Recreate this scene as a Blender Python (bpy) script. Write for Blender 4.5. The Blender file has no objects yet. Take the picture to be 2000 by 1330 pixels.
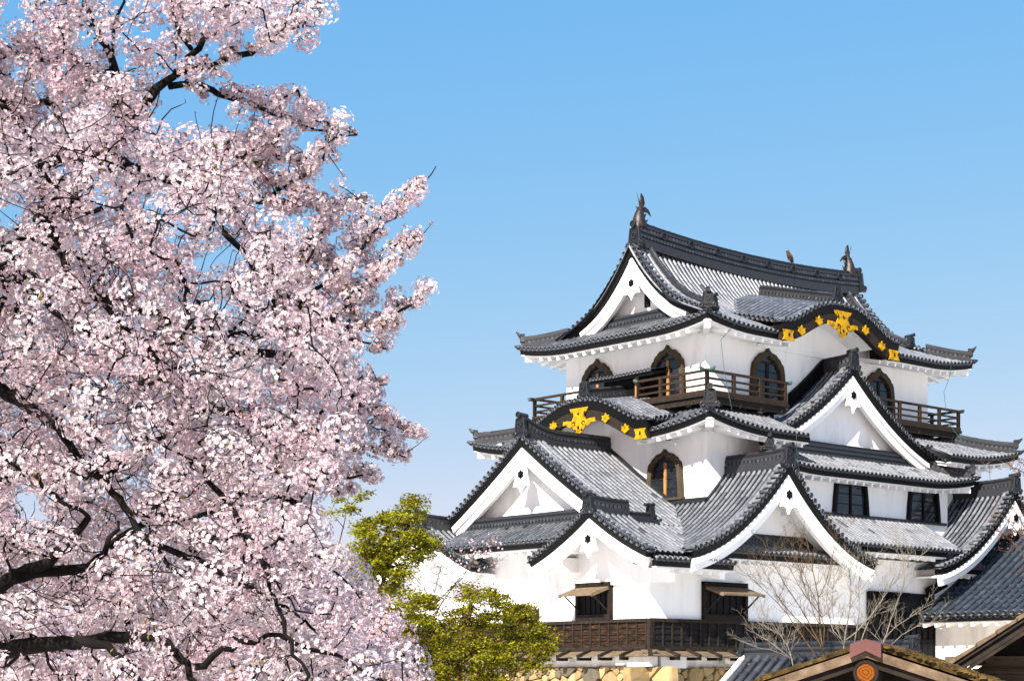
import bpy, math, random
import numpy as np
from mathutils import Vector

SC = bpy.context.scene
rng = np.random.default_rng(7)
random.seed(7)

# ------------------------------------------------------------------ camera, sky, sun, exposure
CAM_Z = 1.6
F_PX = 3633.0                      # focal length in pixels of the 2000 px wide picture
cam = bpy.data.cameras.new('camera')
cam.sensor_width = 36.0
cam.lens = F_PX / 2000.0 * 36.0
cam.shift_y = 0.335
cam.clip_end = 6000
cam_o = bpy.data.objects.new('camera', cam)
SC.collection.objects.link(cam_o)
cam_o.location = (0, 0, CAM_Z)
cam_o.rotation_euler = (math.radians(90), 0, 0)
SC.camera = cam_o

ANG = math.atan2(4100.0, 3633.0)   # the keep stands at an angle to the view
RX, RY = math.sin(ANG), math.cos(ANG)
KEEP_LOC = ((1269 - 1000) / F_PX * 70.0, 70.0, CAM_Z)
KEEP_ROT = math.atan2(RY, RX)

# light travels along this direction in keep axes (u along the right facade, v along the left facade)
SU, SV, SZ = 2.5, 0.95, -2.1
sx = SU * RX - SV * RY
sy = SU * RY + SV * RX
sun_dir = Vector((sx, sy, SZ)).normalized()
to_sun = -sun_dir
elev = math.asin(to_sun.z)
azim = math.atan2(to_sun.x, to_sun.y)

world = bpy.data.worlds.new('World')
SC.world = world
world.use_nodes = True
wn = world.node_tree.nodes
wl = world.node_tree.links
wn.clear()
sky = wn.new('ShaderNodeTexSky')
sky.sky_type = 'NISHITA'
sky.sun_disc = False
sky.sun_elevation = elev
sky.sun_rotation = azim
sky.air_density = 1.0
sky.dust_density = 0.6
sky.ozone_density = 2.0
bg = wn.new('ShaderNodeBackground')
bg.inputs[1].default_value = 0.10
EXPO = 1.5
wo = wn.new('ShaderNodeOutputWorld')
# the photograph's sky is an even clear blue: the sky's contrast is softened per channel
sep = wn.new('ShaderNodeSeparateColor'); com = wn.new('ShaderNodeCombineColor')
wl.new(sky.outputs[0], sep.inputs[0])
for i, (g, k) in enumerate(((1.165, 1.56), (.47, .908), (.06, .925))):
    a = wn.new('ShaderNodeMath'); a.operation = 'MULTIPLY'; a.inputs[1].default_value = .1
    p = wn.new('ShaderNodeMath'); p.operation = 'POWER'; p.inputs[1].default_value = g
    q = wn.new('ShaderNodeMath'); q.operation = 'MULTIPLY'; q.inputs[1].default_value = k / (.1 * 2 ** EXPO)
    wl.new(sep.outputs[i], a.inputs[0]); wl.new(a.outputs[0], p.inputs[0]); wl.new(p.outputs[0], q.inputs[0]); wl.new(q.outputs[0], com.inputs[i])
wl.new(com.outputs[0], bg.inputs[0])
wl.new(bg.outputs[0], wo.inputs[0])

sl = bpy.data.lights.new('sun', 'SUN')
sl.energy = 4.8
sl.angle = math.radians(0.5)
sl.color = (1.0, 0.94, 0.86)
so = bpy.data.objects.new('sun', sl)
SC.collection.objects.link(so)
so.rotation_euler = sun_dir.to_track_quat('-Z', 'Y').to_euler()
so.location = (0, 0, 60)

SC.view_settings.view_transform = 'Standard'
SC.view_settings.look = 'None'
SC.view_settings.gamma = 1.0
SC.view_settings.exposure = EXPO
SC.cycles.max_bounces = 6
SC.cycles.diffuse_bounces = 4
SC.cycles.transparent_max_bounces = 4

# ------------------------------------------------------------------ materials
def new_mat(name):
    m = bpy.data.materials.new(name)
    m.use_nodes = True
    n, l = m.node_tree.nodes, m.node_tree.links
    n['Principled BSDF'].inputs['Specular IOR Level'].default_value = .10
    return m, n, l, n['Principled BSDF']

def ramp(n, l, src, stops):
    r = n.new('ShaderNodeValToRGB')
    e = r.color_ramp.elements
    e[0].position, e[0].color = stops[0][0], (*stops[0][1], 1)
    e[1].position, e[1].color = stops[-1][0], (*stops[-1][1], 1)
    for p, c in stops[1:-1]:
        x = e.new(p); x.color = (*c, 1)
    l.new(src, r.inputs[0])
    return r

def noise(n, l, scale, detail=4, rough=.6, vec=None):
    t = n.new('ShaderNodeTexNoise')
    t.inputs['Scale'].default_value = scale
    t.inputs['Detail'].default_value = detail
    t.inputs['Roughness'].default_value = rough
    if vec is not None: l.new(vec, t.inputs['Vector'])
    return t

def coords(n, l, sc=(1, 1, 1)):
    tc = n.new('ShaderNodeTexCoord')
    mp = n.new('ShaderNodeMapping')
    mp.inputs['Scale'].default_value = sc
    l.new(tc.outputs['Object'], mp.inputs[0])
    return mp.outputs[0]

def bump(n, l, b, src, strength=.3, dist=.02):
    bp = n.new('ShaderNodeBump')
    bp.inputs['Strength'].default_value = strength
    bp.inputs['Distance'].default_value = dist
    l.new(src, bp.inputs['Height'])
    l.new(bp.outputs[0], b.inputs['Normal'])

def simple(name, stops, rough=.7, scale=3, sc=(1, 1, 1), metallic=0, spec=.5, bmp=.15, bdist=.01):
    m, n, l, b = new_mat(name)
    t = noise(n, l, scale, 6, .65, coords(n, l, sc))
    r = ramp(n, l, t.outputs[0], stops)
    l.new(r.outputs[0], b.inputs['Base Color'])
    b.inputs['Roughness'].default_value = rough
    b.inputs['Metallic'].default_value = metallic
    b.inputs['Specular IOR Level'].default_value = spec * (.25 if rough >= .5 else 1)
    if bmp: bump(n, l, b, t.outputs[0], bmp, bdist)
    return m

def attr_mat(name, stops, rough, spec=.5, metallic=0, scale=2.0, amount=.35):
    """colour from the per-vertex value tv, broken up by weathering noise"""
    m, n, l, b = new_mat(name)
    a = n.new('ShaderNodeAttribute'); a.attribute_name = 'tv'
    t = noise(n, l, scale, 6, .7, coords(n, l))
    mm = n.new('ShaderNodeMath'); mm.operation = 'MULTIPLY_ADD'
    l.new(t.outputs[0], mm.inputs[0]); mm.inputs[1].default_value = amount; 
    sub = n.new('ShaderNodeMath'); sub.operation = 'SUBTRACT'
    l.new(a.outputs['Fac'], sub.inputs[0]); sub.inputs[1].default_value = amount * .5
    l.new(sub.outputs[0], mm.inputs[2])
    r = ramp(n, l, mm.outputs[0], stops)
    l.new(r.outputs[0], b.inputs['Base Color'])
    b.inputs['Roughness'].default_value = rough
    b.inputs['Specular IOR Level'].default_value = spec
    b.inputs['Metallic'].default_value = metallic
    return m, n, l, b, t

M = {}
M['tile'], n_, l_, b_, t_ = attr_mat('roof_tile', [(0, (.004, .004, .005)), (.2, (.012, .013, .016)), (.42, (.06, .065, .075)), (.66, (.20, .207, .222)), (1, (.36, .37, .39))], .52, .6, .50, 3.0, .20)
bump(n_, l_, b_, t_.outputs[0], .25, .02)
M['tile_blue'], n_, l_, b_, t_ = attr_mat('roof_tile_blue', [(0, (.006, .007, .009)), (.2, (.010, .012, .015)), (.5, (.026, .033, .042)), (.8, (.075, .085, .097)), (1, (.26, .27, .29))], .45, .6, .2, 2.6, .5)
M['ridge_tile'], n_, l_, b_, t_ = attr_mat('ridge_tile', [(0, (0.002083, 0.002344, 0.002864)), (.4, (0.009114, 0.009895, 0.01172)), (.75, (0.03125, 0.03255, 0.03646)), (1, (0.07812, 0.08072, 0.08593))], .45, .55, .05, 6, .35)
b_.inputs['Specular IOR Level'].default_value = .3
bump(n_, l_, b_, t_.outputs[0], .3, .03)
M['plaster'] = simple('white_plaster', [(.30, (.68, .66, .63)), (.43, (.78, .77, .75)), (.58, (.82, .81, .80)), (1, (.85, .84, .83))], .85, 1.5, (1, 1, .20), bmp=.08)
M['plaster_old'] = simple('weathered_plaster', [(.2, (.50, .46, .40)), (.55, (.76, .74, .70)), (1, (.84, .83, .81))], .85, 1.6, (1, 1, .3), bmp=.1)
M['black'] = simple('black_board', [(0, (0.00126, 0.00126, 0.00168)), (1, (0.00462, 0.00441, 0.00441))], .6, 5, bmp=.1)
M['frame_wood'] = simple('grey_brown_wood', [(.3, (0.0336, 0.02496, 0.01536)), (.7, (0.0696, 0.05376, 0.0336))], .75, 7, (1, 1, .4), bmp=.3)
M['rail_wood'] = simple('rail_wood', [(.3, (0.01535, 0.009548, 0.006138)), (.7, (0.03921, 0.02455, 0.015))], .75, 6, bmp=.25)
M['beam_wood'] = simple('beam_wood', [(.3, (0.0105, 0.0077, 0.00595)), (.7, (0.02975, 0.02275, 0.0175))], .75, 6, bmp=.25)
M['orange_wood'] = simple('orange_wood', [(.3, (0.18, 0.078, 0.024)), (.7, (0.372, 0.204, 0.078))], .6, 6, (1, 1, .2), bmp=.2)
M['plank'] = simple('tan_plank', [(.3, (0.08, 0.055, 0.0325)), (.7, (0.17, 0.125, 0.08))], .8, 5, bmp=.3)
M['gold'] = simple('gold_fitting', [(.36, (.16, .075, .002)), (.46, (0.3794, 0.195, 0.003162)), (.7, (0.4848, 0.2898, 0.006324))], .5, 6, metallic=.1, bmp=.15)
M['glass'] = simple('dark_pane', [(.4, (.006, .008, .011)), (.7, (.02, .026, .032))], .08, 1.2, bmp=0)
M['dark'] = simple('dark_interior', [(.3, (.004, .005, .007)), (.7, (.012, .013, .016))], .8, 4, bmp=0)
M['copper_green'] = simple('green_copper', [(.3, (0.025, 0.06, 0.045)), (.7, (0.07, 0.125, 0.1))], .7, 8)
M['bronze'] = simple('roof_fish_bronze', [(.3, (0.0108, 0.00672, 0.00528)), (.7, (0.0312, 0.0192, 0.0144))], .45, 9, metallic=.3, bmp=.6, bdist=.03)
M['red_copper'] = simple('red_copper_sheet', [(.3, (0.0765, 0.0306, 0.02805)), (.7, (0.1071, 0.0459, 0.0408))], .5, 3, bmp=.1)
M['barge_wood'] = simple('weathered_barge', [(.3, (.045, .028, .017)), (.55, (.12, .082, .052)), (.8, (.22, .165, .115))], .8, 4, (1, 1, 1), bmp=.4)
M['dark_wood'] = simple('dark_brown_wood', [(.3, (0.0064, 0.004, 0.0028)), (.7, (0.02, 0.0132, 0.0088))], .7, 5, bmp=.3)
M['cable'] = simple('green_cable', [(.3, (0.015, 0.05, 0.045)), (.7, (0.025, 0.075, 0.07))], .6, 4, bmp=0)

def sunlit_panel():  # wainscot wood on the sunlit face, sunlight put into the colour
    m, n, l, b = new_mat('sunlit_burnt_panel')
    v = coords(n, l, (1, 1, 7))
    t = noise(n, l, 2.2, 8, .7, v)
    r = ramp(n, l, t.outputs[0], [(.36, (.004, .003, .002)), (.50, (.016, .0085, .005)), (.60, (.042, .021, .010)), (.78, (.17, .088, .042))])
    l.new(r.outputs[0], b.inputs['Base Color'])
    b.inputs['Roughness'].default_value = .7
    bump(n, l, b, t.outputs[0], .5, .03)
    return m
M['wainscot'] = sunlit_panel()

def shaded_panel():  # same wainscot wood on the shaded face, shade put into the colour
    m, n, l, b = new_mat('shaded_wood_panel')
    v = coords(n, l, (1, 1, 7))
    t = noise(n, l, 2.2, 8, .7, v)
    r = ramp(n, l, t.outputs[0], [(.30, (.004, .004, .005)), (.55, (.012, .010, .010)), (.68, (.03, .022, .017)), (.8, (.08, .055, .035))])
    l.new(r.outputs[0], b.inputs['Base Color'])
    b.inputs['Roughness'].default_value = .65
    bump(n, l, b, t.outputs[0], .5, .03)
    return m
M['wainscot_shaded'] = shaded_panel()

# ------------------------------------------------------------------ mesh helpers
Z3 = np.array([0, 0, 1.0])
def V3(*a): return np.array(a, float)
def unit(a): return a / (np.linalg.norm(a) + 1e-12)

class MB:
    """collects faces and builds them as ONE mesh object"""
    def __init__(s): s.V = []; s.F = []; s.A = []; s.n = 0; s.C = []
    def cut(s):
        """what is added after this call becomes a mesh object of its own, of the same kind"""
        s.C.append((len(s.V), len(s.F), s.n))
    def add(s, v, f, a=.5):
        v = np.asarray(v, float).reshape(-1, 3)
        if not isinstance(f, list): f = [f]
        for q in f: s.F.append(np.asarray(q, int).reshape(-1, np.asarray(q).shape[-1]) + s.n)
        s.V.append(v); s.n += len(v)
        s.A.append(np.broadcast_to(np.asarray(a, float), (len(v),)))
    def hexa(s, c, a=.5):
        s.add(c, np.array([[0, 3, 2, 1], [4, 5, 6, 7], [0, 1, 5, 4], [1, 2, 6, 5], [2, 3, 7, 6], [3, 0, 4, 7]]), a)
    def box(s, lo, hi, a=.5):
        (x0, y0, z0), (x1, y1, z1) = lo, hi
        s.hexa([(x0, y0, z0), (x1, y0, z0), (x1, y1, z0), (x0, y1, z0), (x0, y0, z1), (x1, y0, z1), (x1, y1, z1), (x0, y1, z1)], a)
    def bar(s, p0, p1, w, h, side=None, a=.5):
        """rectangular bar from p0 to p1, w along side, h along the other normal"""
        p0, p1 = V3(*p0), V3(*p1)
        t = unit(p1 - p0)
        if side is None: side = np.cross(t, Z3) if abs(t[2]) < .95 else V3(1, 0, 0)
        sd = unit(V3(*side) - t * np.dot(side, t)); up = np.cross(sd, t)
        A, B = sd * w / 2, up * h / 2
        s.hexa([p0 - A - B, p0 + A - B, p1 + A - B, p1 - A - B, p0 - A + B, p0 + A + B, p1 + A + B, p1 - A + B], a)
    def prism(s, poly, O, X, Y, N, th, a=.5):
        """2D polygon in the X,Y axes at O, extruded th along N"""
        p = np.asarray(poly, float); k = len(p)
        v0 = O + np.outer(p[:, 0], X) + np.outer(p[:, 1], Y)
        v = np.vstack([v0, v0 + N * th])
        i = np.arange(k); j = (i + 1) % k
        s.add(v, [np.array([i[::-1]]), np.array([i + k]), np.stack([i, j, j + k, i + k], 1)], a)
    def ring(s, outer, inner, O, X, Y, N, th, a=.5, closed=True):
        o, q = np.asarray(outer, float), np.asarray(inner, float); k = len(o)
        def P(p, t): return O + np.outer(p[:, 0], X) + np.outer(p[:, 1], Y) + N * t
        v = np.vstack([P(o, 0), P(q, 0), P(o, th), P(q, th)])
        i = np.arange(k if closed else k - 1); j = (i + 1) % k
        s.add(v, np.vstack([np.stack([i + 2 * k, j + 2 * k, j + 3 * k, i + 3 * k], 1), np.stack([i, j, j + 2 * k, i + 2 * k], 1),
                            np.stack([i + k, i + 3 * k, j + 3 * k, j + k], 1), np.stack([i, i + k, j + k, j], 1)]), a)
    def sweep(s, P, A, B, prof, a=.5, caps=True):
        P = np.asarray(P, float); n = len(P)
        A = np.broadcast_to(np.asarray(A, float), P.shape); B = np.broadcast_to(np.asarray(B, float), P.shape)
        pr = np.asarray(prof, float); k = len(pr)
        v = P[:, None] + A[:, None] * pr[None, :, :1] + B[:, None] * pr[None, :, 1:2]
        f = []
        i = np.arange(k); j = (i + 1) % k
        for t in range(n - 1): f.append(np.stack([i + t * k, j + t * k, j + (t + 1) * k, i + (t + 1) * k], 1))
        f = [np.vstack(f)]
        if caps: f += [np.array([i[::-1]]), np.array([i + (n - 1) * k])]
        s.add(v.reshape(-1, 3), f, a)
    def tube(s, P, R, k=6, a=.5, cap=True):
        P = np.asarray(P, float); n = len(P); R = np.broadcast_to(np.asarray(R, float), (n,))
        T = np.gradient(P, axis=0); T /= np.linalg.norm(T, axis=1)[:, None] + 1e-9
        ref = V3(.3, .5, .81); 
        if abs(np.dot(unit(P[-1] - P[0]), ref)) > .9: ref = V3(.9, -.3, .1)
        S = np.cross(T, ref); S /= np.linalg.norm(S, axis=1)[:, None] + 1e-9
        U = np.cross(S, T)
        th = np.arange(k) * 2 * math.pi / k
        v = P[:, None] + R[:, None, None] * (S[:, None] * np.cos(th)[None, :, None] + U[:, None] * np.sin(th)[None, :, None])
        i = np.arange(k); j = (i + 1) % k
        f = [np.vstack([np.stack([i + t * k, j + t * k, j + (t + 1) * k, i + (t + 1) * k], 1) for t in range(n - 1)])]
        if cap: f += [np.array([i[::-1]]), np.array([i + (n - 1) * k])]
        s.add(v.reshape(-1, 3), f, a)
    def disc(s, c, ax, r, th, k=14, a=.5, rim=.0, a2=None):
        """a round plate at c facing ax, with an optional recessed middle"""
        ax = unit(V3(*ax)); S = unit(np.cross(ax, V3(.2, .3, .93) if abs(ax[2]) < .9 else V3(1, 0, 0))); U = np.cross(ax, S)
        t = np.arange(k) * 2 * math.pi / k
        C = np.outer(np.cos(t), S) + np.outer(np.sin(t), U)
        c = V3(*c); i = np.arange(k); j = (i + 1) % k
        if rim:
            v = np.vstack([c + C * r, c + C * r + ax * th, c + C * r * (1 - rim) + ax * th, c + C * r * (1 - rim) + ax * th * .45])
            aa = np.full(4 * k, a); aa[3 * k:] = a if a2 is None else a2
            s.add(v, [np.vstack([np.stack([i + q * k, j + q * k, j + (q + 1) * k, i + (q + 1) * k], 1) for q in range(3)]), np.array([i + 3 * k])], aa)
        else:
            v = np.vstack([c + C * r, c + C * r + ax * th])
            s.add(v, [np.stack([i, j, j + k, i + k], 1), np.array([i + k]), np.array([i[::-1]])], a)
    def build(s, name, mat, parent=None, smooth=False):
        if s.C:
            out = []
            ends = [(0, 0, 0)] + s.C + [(len(s.V), len(s.F), s.n)]
            for (a, b, c), (d, e, _) in zip(ends[:-1], ends[1:]):
                if d == a: continue
                q = MB(); q.V = s.V[a:d]; q.A = s.A[a:d]; q.F = [f - c for f in s.F[b:e]]
                out.append(q.build(name, mat, parent, smooth))
            return out[0]
        me = bpy.data.meshes.new(name)
        V = np.vstack(s.V)
        loops = np.concatenate([f.ravel() for f in s.F])
        tot = np.concatenate([np.full(len(f), f.shape[1]) for f in s.F])
        st = np.concatenate([[0], np.cumsum(tot)[:-1]])
        me.vertices.add(len(V)); me.vertices.foreach_set('co', V.ravel().astype(np.float32))
        me.loops.add(len(loops)); me.loops.foreach_set('vertex_index', loops.astype(np.int32))
        me.polygons.add(len(tot)); me.polygons.foreach_set('loop_start', st.astype(np.int32))
        me.polygons.foreach_set('loop_total', tot.astype(np.int32))
        me.polygons.foreach_set('use_smooth', np.full(len(tot), bool(smooth)))
        at = me.attributes.new('tv', 'FLOAT', 'POINT'); at.data.foreach_set('value', np.concatenate(s.A).astype(np.float32))
        me.update(calc_edges=True); me.validate()
        me.materials.append(mat)
        o = bpy.data.objects.new(name, me)
        SC.collection.objects.link(o)
        if parent is not None: o.parent = parent
        return o

def tag(o, label=None, cat=None, group=None, kind=None):
    if label: o['label'] = label
    if cat: o['category'] = cat
    if group: o['group'] = group
    if kind: o['kind'] = kind
    return o

def empty(name, loc, rz=0.0, parent=None):
    o = bpy.data.objects.new(name, None)
    SC.collection.objects.link(o)
    o.location = loc; o.rotation_euler = (0, 0, rz)
    o.empty_display_size = .3
    if parent: o.parent = parent
    return o

# ------------------------------------------------------------------ tile work
TH = np.linspace(-.25, math.pi + .25, 7)
def tile_row(mb, P, side, r=.074, cap=True, capr=1.42, base=.66, var=.075):
    """one row of overlapping round tiles along P (low end first)"""
    P = np.asarray(P, float); n = len(P) - 1
    if n < 1: return
    T = P[1:] - P[:-1]; Ln = np.linalg.norm(T, axis=1)[:, None]; T = T / (Ln + 1e-9)
    side = np.broadcast_to(np.asarray(side, float), T.shape)
    N = np.cross(side, T); N *= np.sign(N[:, 2:3] + 1e-9); N /= np.linalg.norm(N, axis=1)[:, None] + 1e-9
    c, sn = np.cos(TH), np.sin(TH); k = len(TH)
    def ring(p, rr): return p[:, None] + rr * (side[:, None] * c[None, :, None] + N[:, None] * (sn[None, :, None] * .74))
    jit = (rng.random((n, 1)) - .5) * .012
    p0 = P[:-1] + N * jit; p1 = P[1:] + T * .02
    lo, hi, inn = ring(p0, r * 1.07), ring(p1, r * .93), ring(p0, r * .80)
    v = np.concatenate([lo, hi, lo, inn], 1)            # n x 4k x 3
    i = np.arange(k - 1)
    q = np.vstack([np.stack([i, i + 1, i + 1 + k, i + k], 1), np.stack([i + 3 * k, i + 1 + 3 * k, i + 1 + 2 * k, i + 2 * k], 1)])
    f = (q[None] + (np.arange(n) * 4 * k)[:, None, None]).reshape(-1, 4)
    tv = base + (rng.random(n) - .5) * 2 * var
    tv = np.where(rng.random(n) < .03, tv - .22, tv)
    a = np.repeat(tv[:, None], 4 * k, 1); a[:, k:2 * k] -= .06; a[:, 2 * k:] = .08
    mb.add(v.reshape(-1, 3), f, a.ravel())
    if cap: mb.disc(P[0] + N[0] * .0, -T[0], r * capr, .05, 12, .40, .22, .22)

def tile_slope(mb, O, S, D, zf, s0, s1, lo, hi, pitch=.28, r=.074, cap=True, step=.33, base=.66, lip=True):
    """field of round tiles and pan tiles; zf(s,d) gives the height, rows run along D"""
    O, S, D = V3(*O), V3(*S), V3(*D)
    n = max(1, int(round((s1 - s0) / pitch))); pitch = (s1 - s0) / n
    def pt(s, d): return O + s * S + d * D + zf(s, d) * Z3
    for i in range(n):
        s = s0 + (i + .5) * pitch
        a, b = lo(s), hi(s)
        if b - a < .12: continue
        k = max(1, int(round((b - a) / step)))
        tile_row(mb, [pt(s, d) for d in np.linspace(a, b, k + 1)], S, r, cap, base=base)
    for i in range(n + 1):
        sa, sb = s0 + (i - .5) * pitch, s0 + (i + .5) * pitch
        sa, sb = max(sa, s0), min(sb, s1)
        la, ha, lb, hb = lo(sa), hi(sa), lo(sb), hi(sb)
        if ha - la < .05 and hb - lb < .05: continue
        k = max(1, int(round(max(ha - la, hb - lb) / step)))
        vs = []
        for q in range(k):
            t0, t1 = q / k, (q + 1) / k
            def P2(t, up): return [pt(sa, la + (ha - la) * t) + Z3 * (up + .004), pt((sa + sb) / 2, (la + lb) / 2 + ((ha + hb) / 2 - (la + lb) / 2) * t) + Z3 * (up - .035), pt(sb, lb + (hb - lb) * t) + Z3 * up]
            vs += P2(t0, -.005) + P2(t1, -.035)
        m = np.arange(k)[:, None, None] * 6
        mb.add(vs, (np.array([[0, 1, 4, 3], [1, 2, 5, 4]])[None] + m).reshape(-1, 4), .05 + .05 * rng.random())  # pan tiles near black: shade between the rows put into their tone
        if cap and lip:   # the drip tile between two caps
            c = pt((sa + sb) / 2, (la + lb) / 2)
            mb.hexa([pt(sa, la) - D * .02 - Z3 * .09, pt(sb, lb) - D * .02 - Z3 * .09, pt(sb, lb) + D * .03 - Z3 * .09, pt(sa, la) + D * .03 - Z3 * .09,
                     pt(sa, la) - D * .02 - Z3 * .0, pt(sb, lb) - D * .02, pt(sb, lb) + D * .03, pt(sa, la) + D * .03], .34)

def eave_trim(black, white, O, S, D, zf, s0, s1, over, wall_gap=.0, pitch=.56, rafters=True, rs0=None, rs1=None, zr=.22, mitre=True):
    """black eave board, white fascia, soffit and plastered rafters under the edge of a roof"""
    O, S, D = V3(*O), V3(*S), V3(*D)
    ss = np.linspace(s0, s1, max(2, int((s1 - s0) / .4)))
    E = np.array([O + s * S + zf(s, 0) * Z3 for s in ss])
    black.sweep(E, D, Z3, [(.02, -.09), (.30, -.05), (.30, -.29), (.05, -.29)])
    white.sweep(E, D, Z3, [(.11, -.285), (.30, -.285), (.30, -.345), (.11, -.345)])
    vs = []
    for s_, p in zip(ss, E):
        o_ = max(.32, min(over, s_ - s0 + .25, s1 - s_ + .25)) if mitre else over
        vs += [p + D * .28 + Z3 * -.32, p + D * o_ + Z3 * (-.32 + zr * (o_ - .3)), p + D * o_ + Z3 * (-.37 + zr * (o_ - .3)), p + D * .28 + Z3 * -.37]
    m_ = np.arange(len(ss) - 1)[:, None, None] * 4
    white.add(vs, (np.array([[0, 1, 5, 4], [1, 2, 6, 5], [2, 3, 7, 6], [3, 0, 4, 7]])[None] + m_).reshape(-1, 4))
    if rafters:
        a, b = (s0 if rs0 is None else rs0), (s1 if rs1 is None else rs1)
        k = max(1, int(round((b - a) / pitch)))
        for s in a + (np.arange(k) + .5) * (b - a) / k:
            p = O + s * S + zf(s, 0) * Z3
            white.bar(p + D * .14 - Z3 * .43, p + D * (over + .02) + Z3 * (-.43 + zr * (over - .14)), .125, .16, S)

def ridge_bar(mb, P, side, h, w, top=.11, layers=None, dots=True):
    """stacked ridge courses with a round cap row; P at the foot of the ridge"""
    P = np.asarray(P, float)
    n = layers or max(3, int(round(h / .11)))
    R_, L_ = [], []
    for i in range(n):
        wi = w / 2 * (1 - .22 * i / n) * (1.0 if i % 2 == 0 else .86)
        R_ += [(wi, h * i / n), (wi, h * (i + 1) / n)]
    prof = R_ + [(-x, z) for x, z in R_[::-1]]
    prof[0] = (prof[0][0], -.25); prof[-1] = (prof[-1][0], -.25)
    pa = [(.62 if i % 2 == 0 else .28) for i in range(n) for _ in (0, 1)]; pa = pa + pa[::-1]
    mb.sweep(P, side, Z3, prof, np.tile(pa, len(P)))
    L = np.concatenate([[0], np.cumsum(np.linalg.norm(np.diff(P, axis=0), axis=1))])
    k = max(2, int(L[-1] / .33))
    t = np.linspace(0, L[-1], k + 1)
    Q = np.stack([np.interp(t, L, P[:, c]) for c in range(3)], 1) + Z3 * (h + .01)
    tile_row(mb, Q, side, top, True, 1.15, .66, .14)
    if dots:      # small round tile ends set between the courses
        m = max(2, int(L[-1] / .2)); t = (np.arange(m) + .5) / m * L[-1]
        side = unit(V3(*side))
        for zi in ((.36,) if h < .6 else (.28, .62)):
            for x in t:
                p = np.array([np.interp(x, L, P[:, c]) for c in range(3)]) + Z3 * h * zi
                for sg in (-1, 1):
                    wi = w / 2 * (1 - .22 * zi) * .90
                    mb.disc(p + side * sg * wi, side * sg, .07, .035, 8, .66 + .2 * rng.random())

ONI = [(-.26, -.30), (-.42, -.34), (-.50, -.22), (-.46, -.08), (-.36, -.10), (-.30, .02), (-.26, .22), (-.25, .44), (-.17, .56), (0, .60)]
ONI = ONI + [(-x, z) for x, z in ONI[-2::-1]]
def ridge_end(mb, O, S, N, sc=1.0, stick=True):
    """ornamental tile closing a ridge: plate with curled feet, crest disc, round tile on top"""
    O, S, N = V3(*O), unit(V3(*S)), unit(V3(*N))
    mb.prism(np.array(ONI) * sc, O - N * .08, S, Z3, N, .16, .42)
    mb.prism(np.array([(x * .72, z * .72 + .06) for x, z in ONI]) * sc, O + N * .07, S, Z3, N, .04, .34)
    mb.disc(O + Z3 * .20 * sc + N * .1, N, .13 * sc, .05, 12, .55, .3, .2)
    for sg in (-1, 1):
        t = np.linspace(0, 5.0, 9)
        mb.tube([O + S * sg * (.36 + .09 * math.cos(x)) * sc + Z3 * (-.17 + .10 * math.sin(x)) * sc + N * .1 for x in t], .04 * sc, 6, .55)
        mb.tube([O + S * sg * (.30 - .04 * x) * sc + Z3 * (-.05 + .30 * x) * sc + N * .1 for x in (0, 1, 1.9)], .035 * sc, 6, .5)
    if stick:
        mb.tube([O - N * .3 + Z3 * .62 * sc, O + N * .18 + Z3 * .66 * sc], .115 * sc, 10, .55)
        mb.disc(O + N * .18 + Z3 * .66 * sc, N, .14 * sc, .04, 12, .6, .25, .3)

FLOWER = [(math.cos(t) * (1.0 if i % 2 == 0 else .72), math.sin(t) * (1.0 if i % 2 == 0 else .72)) for i, t in enumerate(np.arange(12) * math.pi / 6 + math.pi / 2)]
GEG = [(0, -.62), (.10, -.44), (.24, -.34), (.42, -.36), (.36, -.20), (.30, 0), (.26, .25), (0, .55)]
GEG = GEG + [(-x, z) for x, z in GEG[-2:0:-1]]
def pendant(white, black, O, S, N, sc=1.0):
    O, S, N = V3(*O), unit(V3(*S)), unit(V3(*N))
    white.prism(np.array(GEG) * sc, O, S, Z3, N, .08)
    black.prism(np.array(FLOWER) * .17 * sc, O + Z3 * .06 * sc + N * .06, S, Z3, N, .05)
    black.disc(O + Z3 * .06 * sc + N * .1, N, .07 * sc, .05, 10)

def slope_path(O, S, D, zf, hw, y, n=14):
    """points of a gable edge from the left foot over the top to the right foot"""
    xs = np.concatenate([np.linspace(-hw[0], 0, n), np.linspace(0, hw[1], n)[1:]])
    P = np.array([O + x * S + y * D + zf(abs(x)) * Z3 for x in xs])
    B = []
    for x in xs:
        e = .02; g = (zf(abs(x) + e) - zf(max(0, abs(x) - e))) / (e + min(e, abs(x)))
        sg = 1 if x > 0 else -1
        nn = unit(V3(-g * sg, 1, 0)) if x != 0 else V3(0, math.hypot(1, g), 0)
        B.append(nn[0] * S + nn[1] * Z3)
    return xs, P, np.array(B)

def verge_tiles(mb, O, S, D, zf, hw, y0=0.0, ln=.42, pitch=.30, r=.088):
    """short round tiles laid across the open edge of a gable, ends facing out"""
    for sg, h in ((-1, hw[0]), (1, hw[1])):
        xs = np.linspace(0, h, 80)
        P = np.array([O + sg * x * S + zf(x) * Z3 for x in xs])
        L = np.concatenate([[0], np.cumsum(np.linalg.norm(np.diff(P, axis=0), axis=1))])
        k = int(L[-1] / pitch)
        for i in range(k):
            t = (i + .6) * L[-1] / k
            p = np.array([np.interp(t, L, P[:, c]) for c in range(3)])
            q = np.array([np.interp(min(t + .05, L[-1]), L, P[:, c]) for c in range(3)])
            T = unit(q - p) if t + .05 < L[-1] else unit(P[-1] - P[-3])
            N = np.cross(T, D); N *= np.sign(N[2])
            b = p + N * .10 + y0 * D
            tile_row(mb, [b, b + D * ln * .5, b + D * ln], T, r, True, 1.22, .6, .16)
            mb.bar(b + T * pitch * .5 - N * .1 + D * .02, b + T * pitch * .5 - N * .1 + D * ln, pitch * .62, .05, T, .3)

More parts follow.
